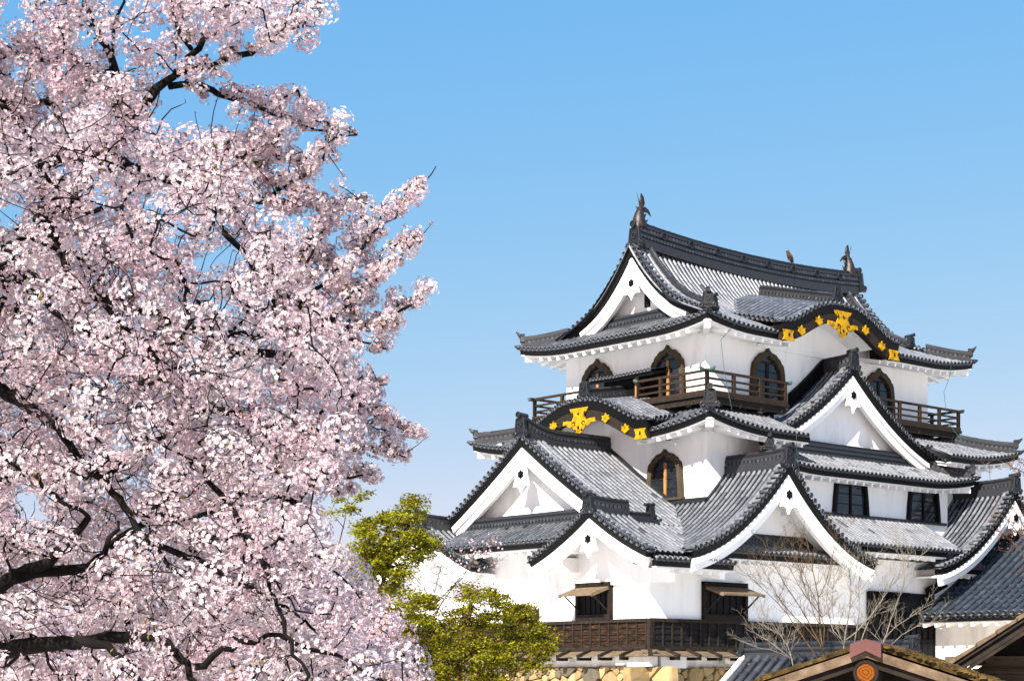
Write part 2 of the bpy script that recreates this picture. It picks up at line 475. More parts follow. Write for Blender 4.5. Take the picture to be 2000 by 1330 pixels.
def gable(parent, O, S, D, zf, hw, back, ped=None, ped_base=None, ridge_h=.5, ridge_w=.42, ridge_back=None, rows=True, name='gable_roof', oni=1.0,
          barge=.52, geg=1.0, black_th=.24, lo_cut=None, base=.62, label=None, geg_drop=1.05):
    """a gabled roof seen from its open end; x along S, y inward along D"""
    O, S, D = V3(*O), V3(*S), V3(*D)
    t = MB()
    if rows:
        for sg, h in ((-1, hw[0]), (1, hw[1])):
            f = lambda s, d, h=h: zf(h - d)
            tile_slope(t, O + S * sg * h, D, -S * sg, f, .42, back, lambda s: 0.0, lambda s, h=h: h, cap=False, base=base)
    verge_tiles(t, O, S, D, zf, hw)
    for sg, h in ((-1, hw[0]), (1, hw[1])):      # two rows running down behind the verge tiles
        tile_row(t, [O + S * sg * x + D * .50 + Z3 * (zf(x) + .10) for x in np.linspace(h, 0, int(h / .33))], D, .09, False, base=base)
    root = t.build(name, M['tile'], parent, True)
    if label: root['label'] = label
    xs, P, B = slope_path(O, S, D, zf, hw, 0.0)
    b = MB()
    b.sweep(P, D, B, [(.0, -.02), (.45, -.02), (.45, -.05 - black_th), (.10, -.05 - black_th)])
    b.build('under_tile_board', M['black'], root)
    w = MB()
    k = -.04 - black_th
    w.sweep(P, D, B, [(.10, k), (.36, k), (.36, k - barge), (.16, k - barge)])
    w.sweep(P, D, B, [(.06, k - .02), (.15, k - .02), (.15, k - barge * .42), (.06, k - barge * .42)])
    w.build('bargeboard', M['plaster'], root)
    under = MB()          # plastered underside of the overhang
    ya, yb = .3, (ped if ped is not None else back)
    under.sweep(P, D, B, [(ya, k - .05), (yb + .1, k - .05), (yb + .1, k - .12), (ya, k - .12)])
    if ped is not None:
        top = zf(0) + k
        vs, fs = [], []
        hx = np.linspace(-hw[0], hw[1], 41)
        pl = [(x, zf(abs(x)) + k - .05) for x in hx]
        base_z = ped_base
        poly = [(x, max(z, base_z)) for x, z in pl if z > base_z - .3]
        poly = [(poly[0][0], base_z - .5)] + poly + [(poly[-1][0], base_z - .5)]
        under.prism(poly, O + D * ped, S, Z3, D, .25)
    under.build('gable_wall', M['plaster'], root)
    if geg:
        g1, g2 = MB(), MB()
        gz = zf(0) + k * 1.15 - geg_drop * barge - .46 * geg
        pendant(g1, g2, O + D * .12 + Z3 * gz, S, -D, geg * 1.15)
        po = g1.build('pendant', M['plaster'], root); g2.build('flower_hole', M['black'], po.parent)
    r = MB()
    rb = ridge_back or back
    zr = zf(0) + .05
    ys = np.linspace(.12, rb, 8)
    ridge_bar(r, np.array([O + D * y + Z3 * (zr + .10 * max(0, 1 - y / 1.6) ** 2) for y in ys]), S, ridge_h, ridge_w)
    r.build('ridge', M['ridge_tile'], root)
    o = MB()
    ridge_end(o, O + Z3 * (zr + ridge_h * .55 - .16) + D * .06, S, -D, oni * .92)
    o.build('ridge_end_tile', M['ridge_tile'], root)
    return root

# ================================================================== THE KEEP
UC, VC = 14.24, 7.41
keep = empty('castle_keep', KEEP_LOC, KEEP_ROT)
tag(keep, 'white three storey castle keep with grey tiled gables, gold fittings and a wooden balcony', 'castle')
U, Vv = V3(1, 0, 0), V3(0, 1, 0)
def B_(name, mat, parent=keep, smooth=False, *mbs): pass

# ---- walls
w = MB()
w.box((0, 0, 1.0), (2 * UC, 14.1, 5.3)); w1 = w.build('wall', M['plaster'], keep); w1['label'] = 'white plaster ground floor wall'
w = MB(); w.box((5.1, 1.785, 4.9), (2 * UC - 5.1, 2 * VC - 1.785, 9.30)); w.box((5.1, 1.785, 9.301), (8.6, 2 * VC - 1.785, 10.9)); w.box((19.9, 1.785, 9.301), (2 * UC - 5.1, 2 * VC - 1.785, 10.9)); w.box((8.601, 2.75, 9.301), (19.899, 2 * VC - 1.785, 10.9)); w2 = w.build('wall', M['plaster'], keep); w2['label'] = 'white plaster second floor wall'
w = MB(); w.box((8.2, 1.0, 5.6), (20.3, 2.6, 9.3)); w3 = w.build('wall', M['plaster'], keep); w3['label'] = 'white wall of the projecting bay with two black windows'
w = MB(); w.box((6.6, 3.22, 10.5), (2 * UC - 6.6, 2 * VC - 3.22, 15.0)); w4 = w.build('wall', M['plaster'], keep); w4['label'] = 'white plaster top floor wall'

# ---- top roof
U0, U1, V0, V1 = 5.1, 2 * UC - 5.1, 1.72, 2 * VC - 1.72
def lift(x, a, b, amt, rad):
    d = min(x - a, b - x)
    return amt * max(0, 1 - d / rad) ** 2
def p3(d): return .45 * d + .185 * max(0, d - 2.8) ** 2
def z3(a, b):
    return lambda s, d: 14.66 + p3(d) + lift(s, a, b, .34, 3.2) * max(0, 1 - d / 2.6)
GU = 6.35
t = MB()
hiR = lambda s: 5.66 if GU <= s <= 2 * UC - GU else max(0.0, min(s - U0, U1 - s))
tile_slope(t, (0, V0, 0), U, Vv, z3(U0, U1), U0, U1, lambda s: 1.82 if 10.0 < s < 16.7 else 0.0, hiR)
tile_slope(t, (0, V1, 0), U, -Vv, z3(U0, U1), U0, U1, lambda s: 0.0, hiR)
hiL = lambda s: max(0.0, min(2.05, s - V0, V1 - s))
tile_slope(t, (U0, 0, 0), Vv, U, z3(V0, V1), V0, V1, lambda s: 0.0, hiL, base=.52)  # left slope of the same tile, its weaker sheen painted as a darker tone
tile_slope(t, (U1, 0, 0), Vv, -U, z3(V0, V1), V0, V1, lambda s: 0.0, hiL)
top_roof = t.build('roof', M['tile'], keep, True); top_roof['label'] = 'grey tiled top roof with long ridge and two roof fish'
b, w = MB(), MB()
for (O, S, D, z, a, c) in (((0, V0, 0), U, Vv, z3(U0, U1), U0, U1), ((0, V1, 0), U, -Vv, z3(U0, U1), U0, U1), ((U0, 0, 0), Vv, U, z3(V0, V1), V0, V1), ((U1, 0, 0), Vv, -U, z3(V0, V1), V0, V1)):
    b.cut(); w.cut()
    if O == (0, V0, 0):
        eave_trim(b, w, O, S, D, z, a + .05, 9.9, 1.52, rs0=a + 1.0, rs1=10.6); b.cut(); w.cut(); eave_trim(b, w, O, S, D, z, 16.8, c - .05, 1.52, rs0=16.2, rs1=c - 1.0)
    else: eave_trim(b, w, O, S, D, z, a + .05, c - .05, 1.52, rs0=a + 1.0, rs1=c - 1.0)
for (cu, cv) in ((U0, V0), (U1, V0), (U0, V1), (U1, V1)):
    du, dv = (1 if cu < UC else -1), (1 if cv < VC else -1)
    zc = z3(U0, U1)(U0, 0)
    w.cut(); w.bar((cu + du * .2, cv + dv * .2, zc - .50), (cu + du * 1.55, cv + dv * 1.55, zc - .45), .26, .30)
b.build('eave_board', M['black'], top_roof); w.build('rafter_row', M['plaster'], top_roof)
# ridge, sagging in the middle
r = MB()
rp = np.array([(x, VC, 18.68 + .34 * ((x - UC) / 7.5) ** 2) for x in np.linspace(6.75, 2 * UC - 6.75, 22)])
ridge_bar(r, rp, Vv, .82, .62, .11, 8)
for x in np.linspace(8.2, 20.3, 8):
    for sg in (-1, 1):
        r.disc((x, VC + sg * .27, 19.22 + .3 * ((x - UC) / 7.5) ** 2), (0, sg, 0), .17, .06, 14, .55, .25, .25)
r.build('ridge', M['ridge_tile'], top_roof)
o = MB()
ridge_end(o, (6.75, VC, 19.05), -Vv, -U, 1.05); o.cut(); ridge_end(o, (2 * UC - 6.55, VC, 19.25), Vv, U, 1.15)
o.build('ridge_end_tile', M['ridge_tile'], top_roof)
# descending ridges and hips
r = MB(); o = MB()
for su in (0, 1):
    for sv in (0, 1):
        mu = (lambda x: x) if su == 0 else (lambda x: 2 * UC - x)
        mv = (lambda x: x) if sv == 0 else (lambda x: 2 * VC - x)
        du = 1 if su == 0 else -1; dv = 1 if sv == 0 else -1
        ds = np.linspace(1.9, 5.5, 12)
        ridge_bar(r, np.array([(mu(7.45), mv(V0 + d), z3(U0, U1)(8, d) + .05) for d in ds]), U, .34, .36, .10, 3)
        ridge_end(o, (mu(7.45), mv(V0 + 1.85), z3(U0, U1)(8, 1.9) + .28), U * du, -Vv * dv, .62)
        r.cut(); o.cut()
        ds = np.linspace(.12, 1.55, 8)
        ridge_bar(r, np.array([(mu(U0 + d), mv(V0 + d), z3(U0, U1)(U0 + d, d) + .06) for d in ds]), unit(V3(1, -1 if su == sv else 1, 0)), .34, .34, .10, 3)
        ridge_end(o, (mu(U0 + .12), mv(V0 + .12), z3(U0, U1)(U0, 0) + .36), unit(V3(du, -dv, 0)), unit(V3(-du, -dv, 0)), .74 if (su, sv) == (0, 0) else .46, (su, sv) == (0, 0))
        r.cut()
        c = V3(mu(U0), mv(V0), z3(U0, U1)(U0, 0) + .02); dg = unit(V3(-du, -dv, 0))
        o.tube([c - dg * .4, c + dg * .05, c + dg * .2 + Z3 * .06], [.12, .11, .03], 8, .5)
        if (su, sv) != (0, 0): o.tube([c - dg * .25 + Z3 * .50, c - dg * .02 + Z3 * .53, c + dg * .12 + Z3 * .70], [.10, .09, .03], 8, .5)
        o.cut()
r.build('hip_ridge', M['ridge_tile'], top_roof); o.build('hip_end_tile', M['ridge_tile'], top_roof)
# long side row from the left corner up to the gable foot is part of the same hips; gable ends
def zg3(x): return z3(U0, U1)(12, max(0, 5.69 - x)) + .06
for (Ou, S, D) in ((6.42, -Vv, U), (2 * UC - 6.42, Vv, -U)):
    O = V3(Ou, VC, 0)
    t = MB(); verge_tiles(t, O, S, D, zg3, (4.15, 4.15))
    for y in (.52, .80):
        for sg in (-1, 1):
            tile_row(t, [O + S * sg * x + D * y + Z3 * (zg3(x) + .10) for x in np.linspace(4.0, .1, 14)], D, .10, False)
    vg = t.build('gable_verge', M['tile'], top_roof, True)
    xs, P, B = slope_path(O, S, D, zg3, (4.1, 4.1), 0.0)
    b = MB(); b.sweep(P, D, B, [(.0, -.02), (.5, -.02), (.5, -.32), (.10, -.30)]); b.build('under_tile_board', M['black'], top_roof)
    xs, P, B = slope_path(O, S, D, zg3, (3.35, 3.35), 0.0)
    w = MB(); w.sweep(P, D, B, [(.10, -.30), (.36, -.30), (.36, -.78), (.18, -.78)])
    w.sweep(P, D, B, [(.06, -.31), (.14, -.31), (.14, -.50), (.06, -.50)]); w.build('bargeboard', M['plaster'], top_roof)
    w = MB()
    hx = np.linspace(-3.0, 3.0, 31); base = 15.95
    poly = [(-2.9, base)] + [(x, max(base + .02, zg3(abs(x)) - .35)) for x in hx] + [(2.9, base)]
    w.prism(poly, O + D * .95, S, Z3, D, .2)
    w.sweep(P, D, B, [(.30, -.34), (1.1, -.34), (1.1, -.40), (.30, -.40)])
    w.build('gable_wall', M['plaster'], top_roof)
    g1, g2 = MB(), MB(); pendant(g1, g2, O + D * .14 + Z3 * 17.12, S, -D, 1.1)
    po = g1.build('pendant', M['plaster'], top_roof); g2.build('flower_hole', M['black'], po.parent)
    g = MB(); wf = [(-.16, 0), (.16, 0), (.16, .55), (.08, .68), (0, .72), (-.08, .68), (-.16, .55)]
    g.prism(wf, O + D * .90 + Z3 * 16.25 + S * .12, S, Z3, D, .08); g.build('gable_window', M['dark'], top_roof)
    r = MB(); ridge_bar(r, np.array([O + D * .62 + S * x + Z3 * 15.45 for x in (-2.6, 0, 2.6)]), D, .50, .5, .06, 5)
    r.build('gable_foot_course', M['ridge_tile'], top_roof)

# ---- roof fish (part of the top roof)
def roof_fish(u, flip):
    m = MB()
    k = 15
    t = np.linspace(0, 1, k)
    cu = .10 * np.sin(t * 2.4) - .25 * t ** 2 + .12
    cz = 19.62 + 1.08 * t
    rad = np.interp(t, [0, .12, .35, .6, .85, 1], [.33, .32, .28, .20, .11, .04])
    P = np.stack([u + flip * (-cu + .10), np.full(k, VC), cz], 1)
    m.tube(P, rad, 10)
    N = Vv
    def plate(poly, th=.05):
        m.prism([(flip * x, z) for x, z in poly], V3(u, VC - th / 2, 19.62), U, Z3, N, th)
    plate([(.16, .85), (.27, 1.12), (.20, 1.38), (.06, 1.52), (.0, 1.3), (-.06, 1.0)])                       # upper tail blade
    plate([(.10, .86), (.30, .98), (.52, .86), (.66, .62), (.46, .74), (.28, .74), (.12, .66)])                # lower tail blade
    for z, x, s in ((.60, .16, .22), (.36, .22, .26), (.12, .28, .26)):
        plate([(x - .1, z - .08), (x + s, z + .10), (x + s * .5, z - .12)])
    for z, x, s in ((.75, -.10, .16), (.45, -.12, .14), (.12, -.16, .2)):
        plate([(x, z - .08), (x - s, z + .16), (x + .05, z + .12)])
    plate([(-.30, -.05), (-.34, .18), (-.2, .25), (.3, .22), (.62, -.02), (.62, -.1), (-.3, -.1)], .34)
    m.tube([(u - flip * .04, VC, 20.66), (u - flip * .20, VC, 21.12)], [.02, .012], 5)
    o = m.build('roof_fish', M['bronze'], top_roof, True)
    return o
roof_fish(7.02, 1); roof_fish(2 * UC - 7.15, -1)

# ---- undulating gables (front gable with an S curve): used on the top roof and on the second roof
def bell(x, hw, rise):
    x = min(1.0, abs(x) / hw) ** 1.28
    return rise * .5 * (1 + math.cos(math.pi * min(1, x))) + (0.05 * max(0, x - .8) / .2)

FIT = [(-.21, .0), (-.16, .09), (-.22, .16), (-.06, .15), (0, .26), (.06, .15), (.22, .16), (.16, .09), (.21, 0), (.12, -.06), (0, -.14), (-.12, -.06)]
END = [(-.32, .20), (.30, .20), (.22, .06), (.24, -.05), (.34, -.20), (-.34, -.20), (-.24, -.06), (-.26, .06)]
MID = [(-.58, .52), (.58, .52), (.46, .34), (.30, .22), (.40, .06), (.44, -.02), (.70, .02), (.98, .02), (1.0, -.16), (.82, -.14), (.60, -.28), (.42, -.26), (.30, -.40), (.20, -.54), (0, -.60)]
MID = MID + [(-x, z) for x, z in MID[-2:1:-1]]
def kara(O, S, D, hw, rise, z0, back, slope, label, gsc=1.0):
    O, S, D = V3(*O), V3(*S), V3(*D)
    K = lambda x: z0 + bell(x, hw, rise)
    t = MB()
    n = int(back / .28)
    for i in range(n):
        y = .42 + (i + .5) * (back - .42) / n
        for sg in (-1, 1):
            k = int(hw / .30)
            xs = np.linspace(hw, 0.0, k + 1)
            tile_row(t, [O + S * sg * x + D * y + Z3 * (K(x) + slope * y) for x in xs], D, .085, True, base=.6)
    xs = np.linspace(-hw, hw, 61); ys = np.linspace(.0, back, 8)
    g = np.array([[O + S * x + D * y + Z3 * (K(x) + slope * y - .02) for x in xs] for y in ys])
    a, bb = np.meshgrid(np.arange(len(ys) - 1), np.arange(len(xs) - 1), indexing='ij'); q = (a * len(xs) + bb).ravel()
    t.add(g.reshape(-1, 3), np.stack([q, q + 1, q + 1 + len(xs), q + len(xs)], 1), .14)
    verge_tiles(t, O, S, D, lambda x: K(x) + .0, (hw, hw), 0, .44, .29, .085)
    for sg in (-1, 1):
        tile_row(t, [O + S * sg * x + D * .5 + Z3 * (K(x) + .09) for x in np.linspace(hw, 0, 13)], D, .10, False, base=.56)
    root = t.build('curved_gable', M['tile'], keep, True); root['label'] = label
    xs, P, B = slope_path(O, S, D, K, (hw, hw), 0.0, 22)
    b = MB(); b.sweep(P, D, B, [(.0, .0), (.5, .0), (.5, -.36), (.08, -.36)]); b.build('under_tile_board', M['black'], root)
    xs, P, B = slope_path(O, S, D, K, (hw * .93, hw * .93), 0.0, 22)
    b = MB()
    for sg in (-1, 1): b.box(*[tuple(q) for q in (np.minimum(O + S * sg * hw * .955 + D * .1 + Z3 * (z0 - .66), O + S * sg * hw * .985 + D * 1.5 + Z3 * (z0 - .05)), np.maximum(O + S * sg * hw * .955 + D * .1 + Z3 * (z0 - .66), O + S * sg * hw * .985 + D * 1.5 + Z3 * (z0 - .05)))])
    b.sweep(P, D, B, [(.06, -.36), (.36, -.36), (.36, -.74), (.10, -.74)]); b.build('curved_beam', M['beam_wood'], root)
    w = MB()
    poly = [(x, K(x) - .5) for x in np.linspace(-hw * .9, hw * .9, 41)]
    poly = [(poly[0][0], z0 - .75)] + poly + [(poly[-1][0], z0 - .75)]
    w.prism(poly, O + D * 1.72, S, Z3, D, .2)
    w.sweep(P[4:-4], D, B[4:-4], [(.34, -.5), (1.75, -.5), (1.75, -.58), (.34, -.58)])
    w.build('gable_wall', M['plaster'], root)
    gm, gh = MB(), MB()
    gy = O + D * .055
    gm.prism(np.array(MID) * 1.02 * gsc, gy + Z3 * (K(0) - .74), S, Z3, -D, .05)
    gm.prism(np.array(MID) * .80 * gsc, gy + Z3 * (K(0) - .76) - D * .04, S, Z3, -D, .03)
    for sg in (-1, 1):
        gm.cut()
        x = hw * .40; gm.prism(np.array(FIT) * 1.1 * gsc, gy + S * sg * x + Z3 * (K(x) - .62), S, Z3, -D, .05)
        gm.cut()
        x = hw * .69; gm.prism(np.array(FIT) * 1.1 * gsc, gy + S * sg * x + Z3 * (K(x) - .62), S, Z3, -D, .05)
        gm.cut()
        x = hw * .91; gm.prism(np.array(END) * 1.1 * gsc, gy + S * sg * x + Z3 * (K(x) - .55), S, Z3, -D, .06)
        gh.prism(np.array([(0, .12), (.06, 0), (0, -.12), (-.06, 0)]) * gsc, gy + S * sg * x - D * .065 + Z3 * (K(x) - .53), S, Z3, -D, .01)
        gh.prism(np.array([(0, .12), (.07, 0), (0, -.12), (-.05, 0)]) * gsc, gy + S * sg * .36 - D * .075 + Z3 * (K(0) - .48), S, Z3, -D, .01)
        gh.prism(np.array([(0, .06), (.06, 0), (0, -.06), (-.06, 0)]) * gsc, gy + S * sg * .2 - D * .075 + Z3 * (K(0) - 1.16), S, Z3, -D, .01)
        ts = np.linspace(0, 4.6, 10)
        gh.tube([gy - D * .075 + S * sg * (.30 + (.12 - .012 * q) * math.cos(q)) * gsc + Z3 * (K(0) - .90 + (.11 - .012 * q) * math.sin(q)) for q in ts], .022, 5)
    gh.prism(np.array([(0, .10), (.03, .03), (.10, 0), (.03, -.03), (0, -.10), (-.03, -.03), (-.10, 0), (-.03, .03)]) * gsc, gy - D * .075 + Z3 * (K(0) - .48), S, Z3, -D, .01)
    gh.prism(np.array([(-.05, 0), (.05, 0), (.06, .1), (0, .16), (-.06, .1)]) * gsc, gy - D * .075 + Z3 * (K(0) - 1.12), S, Z3, -D, .01)
    go = gm.build('gold_fitting', M['gold'], root); gh.build('cut_hole', M['dark'], root)
    r = MB()
    ridge_bar(r, np.array([O + D * y + Z3 * (K(0) + .05 + slope * y) for y in np.linspace(.42, back, 7)]), S, .42, .42, .10, 4)
    r.build('ridge', M['ridge_tile'], root)
    o = MB(); ridge_end(o, O + D * .36 + Z3 * (K(0) + .42), S, -D, .85, False); o.build('ridge_end_tile', M['ridge_tile'], root)
    return root
kara((13.35, 1.42, 0), U, Vv, 3.95, 1.18, 15.02, 4.6, .24, 'curved gable with gold fittings on the top roof')

# ---- second roof, running all round below the balcony
A0, A1, C0, C1 = 3.6, 2 * UC - 3.6, .22, 2 * VC - .22
def z2(a, b): return lambda s, d: 10.22 + .44 * d + lift(s, a, b, .52, 4.2) * max(0, 1 - d / 3.0)
hi2 = lambda a, b: (lambda s: max(0, min(3.02, s - a, b - s)))
t = MB()
tile_slope(t, (0, C0, 0), U, Vv, z2(A0, A1), A0, 9.6, lambda s: 0.0, hi2(A0, A1))
tile_slope(t, (0, C0, 0), U, Vv, z2(A0, A1), 18.9, A1, lambda s: (1.0 if s < 19.6 else 0.0), hi2(A0, A1))
tile_slope(t, (0, C1, 0), U, -Vv, z2(A0, A1), A0, A1, lambda s: 0.0, hi2(A0, A1))
tile_slope(t, (A0, 0, 0), Vv, U, z2(C0, C1), C0, 4.0, lambda s: 0.0, hi2(C0, C1), base=.55)  # both left runs toned darker, painting in how the light leaves them
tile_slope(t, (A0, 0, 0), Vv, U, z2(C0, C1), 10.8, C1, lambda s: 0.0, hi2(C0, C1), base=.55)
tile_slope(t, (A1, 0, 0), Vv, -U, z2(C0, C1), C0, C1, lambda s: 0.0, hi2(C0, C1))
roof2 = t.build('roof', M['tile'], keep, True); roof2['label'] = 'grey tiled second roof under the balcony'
b, w = MB(), MB()
eave_trim(b, w, (0, C0, 0), U, Vv, z2(A0, A1), A0 + .05, 9.7, 1.6, rs0=A0 + 1.0, rs1=9.6)
b.cut(); w.cut(); eave_trim(b, w, (0, C0, 0), U, Vv, z2(A0, A1), 19.6, A1 - .05, 1.6, rs0=19.8, rs1=A1 - 1.0)
b.cut(); w.cut(); eave_trim(b, w, (0, C1, 0), U, -Vv, z2(A0, A1), A0 + .05, A1 - .05, 1.6)
b.cut(); w.cut(); eave_trim(b, w, (A0, 0, 0), Vv, U, z2(C0, C1), C0 + .05, 4.2, 1.52, rs0=C0 + 1.0, rs1=4.6)
b.cut(); w.cut(); eave_trim(b, w, (A0, 0, 0), Vv, U, z2(C0, C1), 10.7, C1 - .05, 1.52, rs0=10.8, rs1=C1 - 1.0)
b.cut(); w.cut(); eave_trim(b, w, (A1, 0, 0), Vv, -U, z2(C0, C1), C0 + .05, C1 - .05, 1.52)
for (cu, cv) in ((A0, C0), (A1, C0), (A0, C1), (A1, C1)):
    du, dv = (1 if cu < UC else -1), (1 if cv < VC else -1); zc = z2(A0, A1)(A0, 0)
    w.cut(); w.bar((cu + du * .2, cv + dv * .2, zc - .50), (cu + du * 1.55, cv + dv * 1.55, zc - .45), .30, .34)
b.build('eave_board', M['black'], roof2); w.build('rafter_row', M['plaster'], roof2)
r, o = MB(), MB()
for su in (0, 1):
    for sv in (0, 1):
        mu = (lambda x: x) if su == 0 else (lambda x: 2 * UC - x)
        mv = (lambda x: x) if sv == 0 else (lambda x: 2 * VC - x)
        du = 1 if su == 0 else -1; dv = 1 if sv == 0 else -1
        ds = np.linspace(.12, 2.6, 9)
        ridge_bar(r, np.array([(mu(A0 + d), mv(C0 + d), z2(A0, A1)(A0 + d, d) + .05) for d in ds]), unit(V3(1, -1 if su == sv else 1, 0)), .36, .36, .11, 3)
        ridge_end(o, (mu(A0 + .14), mv(C0 + .14), z2(A0, A1)(A0, 0) + .34), unit(V3(du, -dv, 0)), unit(V3(-du, -dv, 0)), .82 if (su, sv) == (0, 0) else .46, (su, sv) == (0, 0))
        c = V3(mu(A0), mv(C0), z2(A0, A1)(A0, 0) + .02); dg = unit(V3(-du, -dv, 0))
        o.tube([c - dg * .4, c + dg * .05, c + dg * .22 + Z3 * .08], [.12, .11, .03], 8, .5)
        if (su, sv) != (0, 0): o.tube([c - dg * .25 + Z3 * .50, c - dg * .02 + Z3 * .53, c + dg * .12 + Z3 * .66], [.10, .09, .03], 8, .5)
        r.cut(); o.cut()
r.build('hip_ridge', M['ridge_tile'], roof2); o.build('hip_end_tile', M['ridge_tile'], roof2)
kara((3.35, 7.40, 0), -Vv, U, 3.95, 1.18, 10.58, 3.2, .16, 'curved gable with gold fittings on the left of the second roof', .95)

# ---- projecting bay: hipped skirt roof with a large gable above
E0, E1 = 7.1, 21.38
def zb(s, d): return 8.93 + .50 * d + lift(s, E0, E1, .36, 3.6) * max(0, 1 - d / 2.0)
t = MB()
tile_slope(t, (0, .2, 0), U, Vv, zb, E0, E1, lambda s: 0.0, lambda s: max(0, min(1.9, s - E0, E1 - s)), base=.66)
zbs = lambda s, d: zb(E0 + 3, d) + (.36 * max(0, 1 - (s - .2) / 3.6) ** 2) * max(0, 1 - d / 2.0)
tile_slope(t, (E0, 0, 0), Vv, U, zbs, .2, 2.3, lambda s: 0.0, lambda s: max(0, min(2.0, s - .2)))
tile_slope(t, (E1, 0, 0), Vv, -U, zbs, .2, 2.3, lambda s: 0.0, lambda s: max(0, min(2.0, s - .2)))
bay = t.build('roof', M['tile'], keep, True); bay['label'] = 'tiled roof of the projecting bay below the large white gable'
b, w = MB(), MB()
eave_trim(b, w, (0, .2, 0), U, Vv, zb, E0 + .05, E1 - .05, .85, rs0=E0 + .9, rs1=E1 - .9, zr=.15)
b.cut(); w.cut(); eave_trim(b, w, (E0, 0, 0), Vv, U, zbs, .25, 2.0, 1.1, rafters=False); b.cut(); w.cut(); eave_trim(b, w, (E1, 0, 0), Vv, -U, zbs, .25, 2.0, 1.1, rafters=False)
for cu, du in ((E0, 1), (E1, -1)): w.cut(); w.bar((cu + du * .2, .4, 8.78), (cu + du * 1.2, 1.3, 8.78), .26, .3)
b.build('eave_board', M['black'], bay); w.build('rafter_row', M['plaster'], bay)
r, o = MB(), MB()
for cu, du in ((E0, 1), (E1, -1)):
    ridge_bar(r, np.array([(cu + du * d, .2 + d, zb(cu + du * d, d) + .05) for d in np.linspace(.12, 1.6, 6)]), unit(V3(1, -du, 0)), .34, .34, .10, 3)
    ridge_end(o, (cu + du * .14, .34, zb(cu, 0) + .34), unit(V3(1, -du, 0)), unit(V3(-du, -1, 0)), .6, du > 0)
    o.tube([(cu + du * .3, .5, zb(cu, 0)), (cu - du * .04, .16, zb(cu, 0) + .02), (cu - du * .15, .05, zb(cu, 0) + .08)], [.12, .11, .03], 8, .5); r.cut(); o.cut()
r.build('hip_ridge', M['ridge_tile'], bay); o.build('hip_end_tile', M['ridge_tile'], bay)
def gfun(z0, h, hw, sag): return lambda x: z0 + h * ((1 - sag) * (1 - x / hw) + sag * (1 - x / hw) * abs(1 - x / hw))
zbg = gfun(9.88, 3.85, 6.9, .62)
gable(keep, (UC, 1.52, 0), U, Vv, zbg, (6.0, 6.9), 2.0, ped=.75, ped_base=10.35, ridge_h=.42, ridge_w=.40, oni=.95, geg=1.0, barge=.50, label='large white gable over the bay')
r = MB()
ridge_bar(r, np.array([(x, 2.02, 9.75) for x in (9.3, UC, 19.2)]), Vv, .58, .5, .05, 6, False)
r.build('gable_foot_course', M['ridge_tile'], bay)
m = MB()       # black flashing boards where the gable roof meets the top floor wall
xs = np.linspace(.25, 2.45, 8)
for sg in (-1, 1):
    m.sweep([(UC + sg * x, 3.02, zbg(x) + .06) for x in xs], Vv, Z3, [(0, 0), (.16, 0), (.16, .62), (0, .62)])
    for x in xs[1::2]: m.bar((UC + sg * x, 2.99, zbg(x) + .05), (UC + sg * x, 2.99, zbg(x) + .70), .06, .06)
m.build('flashing_board', M['black'], bay)

# ---- first roof
ZR0 = 4.63
def zm(d): t = d / 8.71; return ZR0 + 5.28 * ((1 - .23) * t + .23 * t * abs(t))
fm = lambda s, d: zm(d)
t = MB()
tile_slope(t, (0, -1.3, 0), U, Vv, fm, -1.0, 5.08, lambda s: 0.0 if s < 3.3 else 1.6, lambda s: 3.1, base=.68)
tile_slope(t, (0, -1.3, 0), U, Vv, fm, .2, 5.08, lambda s: 3.1, lambda s: 8.6, cap=False, base=.68)
tile_slope(t, (0, 2 * VC + 1.3, 0), U, -Vv, fm, -1.0, 5.08, lambda s: 0.0, lambda s: 3.1)
tile_slope(t, (0, 2 * VC + 1.3, 0), U, -Vv, fm, .2, 5.08, lambda s: 3.1, lambda s: 8.6, cap=False)
zk = lambda s, d: 5.60 + .50 * d
tile_slope(t, (-1.3, 0, 0), Vv, U, zk, 3.55, 11.27, lambda s: 0.0, lambda s: 1.75, base=.52)  # left skirt: duller reflection put into a darker tile tone
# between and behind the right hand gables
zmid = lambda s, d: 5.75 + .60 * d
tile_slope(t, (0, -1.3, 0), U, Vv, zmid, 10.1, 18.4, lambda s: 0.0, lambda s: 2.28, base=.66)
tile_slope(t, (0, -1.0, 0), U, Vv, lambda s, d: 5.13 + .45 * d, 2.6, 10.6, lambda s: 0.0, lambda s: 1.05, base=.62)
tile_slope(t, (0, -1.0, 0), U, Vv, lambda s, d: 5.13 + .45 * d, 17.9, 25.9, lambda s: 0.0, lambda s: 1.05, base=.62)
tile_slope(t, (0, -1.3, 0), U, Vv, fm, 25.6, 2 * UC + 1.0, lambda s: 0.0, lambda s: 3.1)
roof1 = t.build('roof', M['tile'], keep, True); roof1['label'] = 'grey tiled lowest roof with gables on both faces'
b, w = MB(), MB()
eave_trim(b, w, (0, -1.3, 0), U, Vv, fm, -.9, 3.3, 1.32, rs0=.3, rs1=2.9, mitre=False)
b.cut(); w.cut(); eave_trim(b, w, (-1.3, 0, 0), Vv, U, zk, 3.6, 11.2, 1.32)
b.cut(); w.cut(); eave_trim(b, w, (0, -1.3, 0), U, Vv, zmid, 11.5, 17.1, 1.32, rs0=12.0, rs1=16.6, mitre=False)
b.cut(); w.cut(); eave_trim(b, w, (0, -1.0, 0), U, Vv, lambda s, d: 5.13, 2.7, 10.6, 1.0)
b.cut(); w.cut(); eave_trim(b, w, (0, -1.0, 0), U, Vv, lambda s, d: 5.13, 17.9, 25.8, 1.0)
w.cut(); w.bar((2.9, -1.05, 4.14), (2.9, .1, 4.3), .3, .3)
b.build('eave_board', M['black'], roof1); w.build('rafter_row', M['plaster'], roof1)
r = MB()
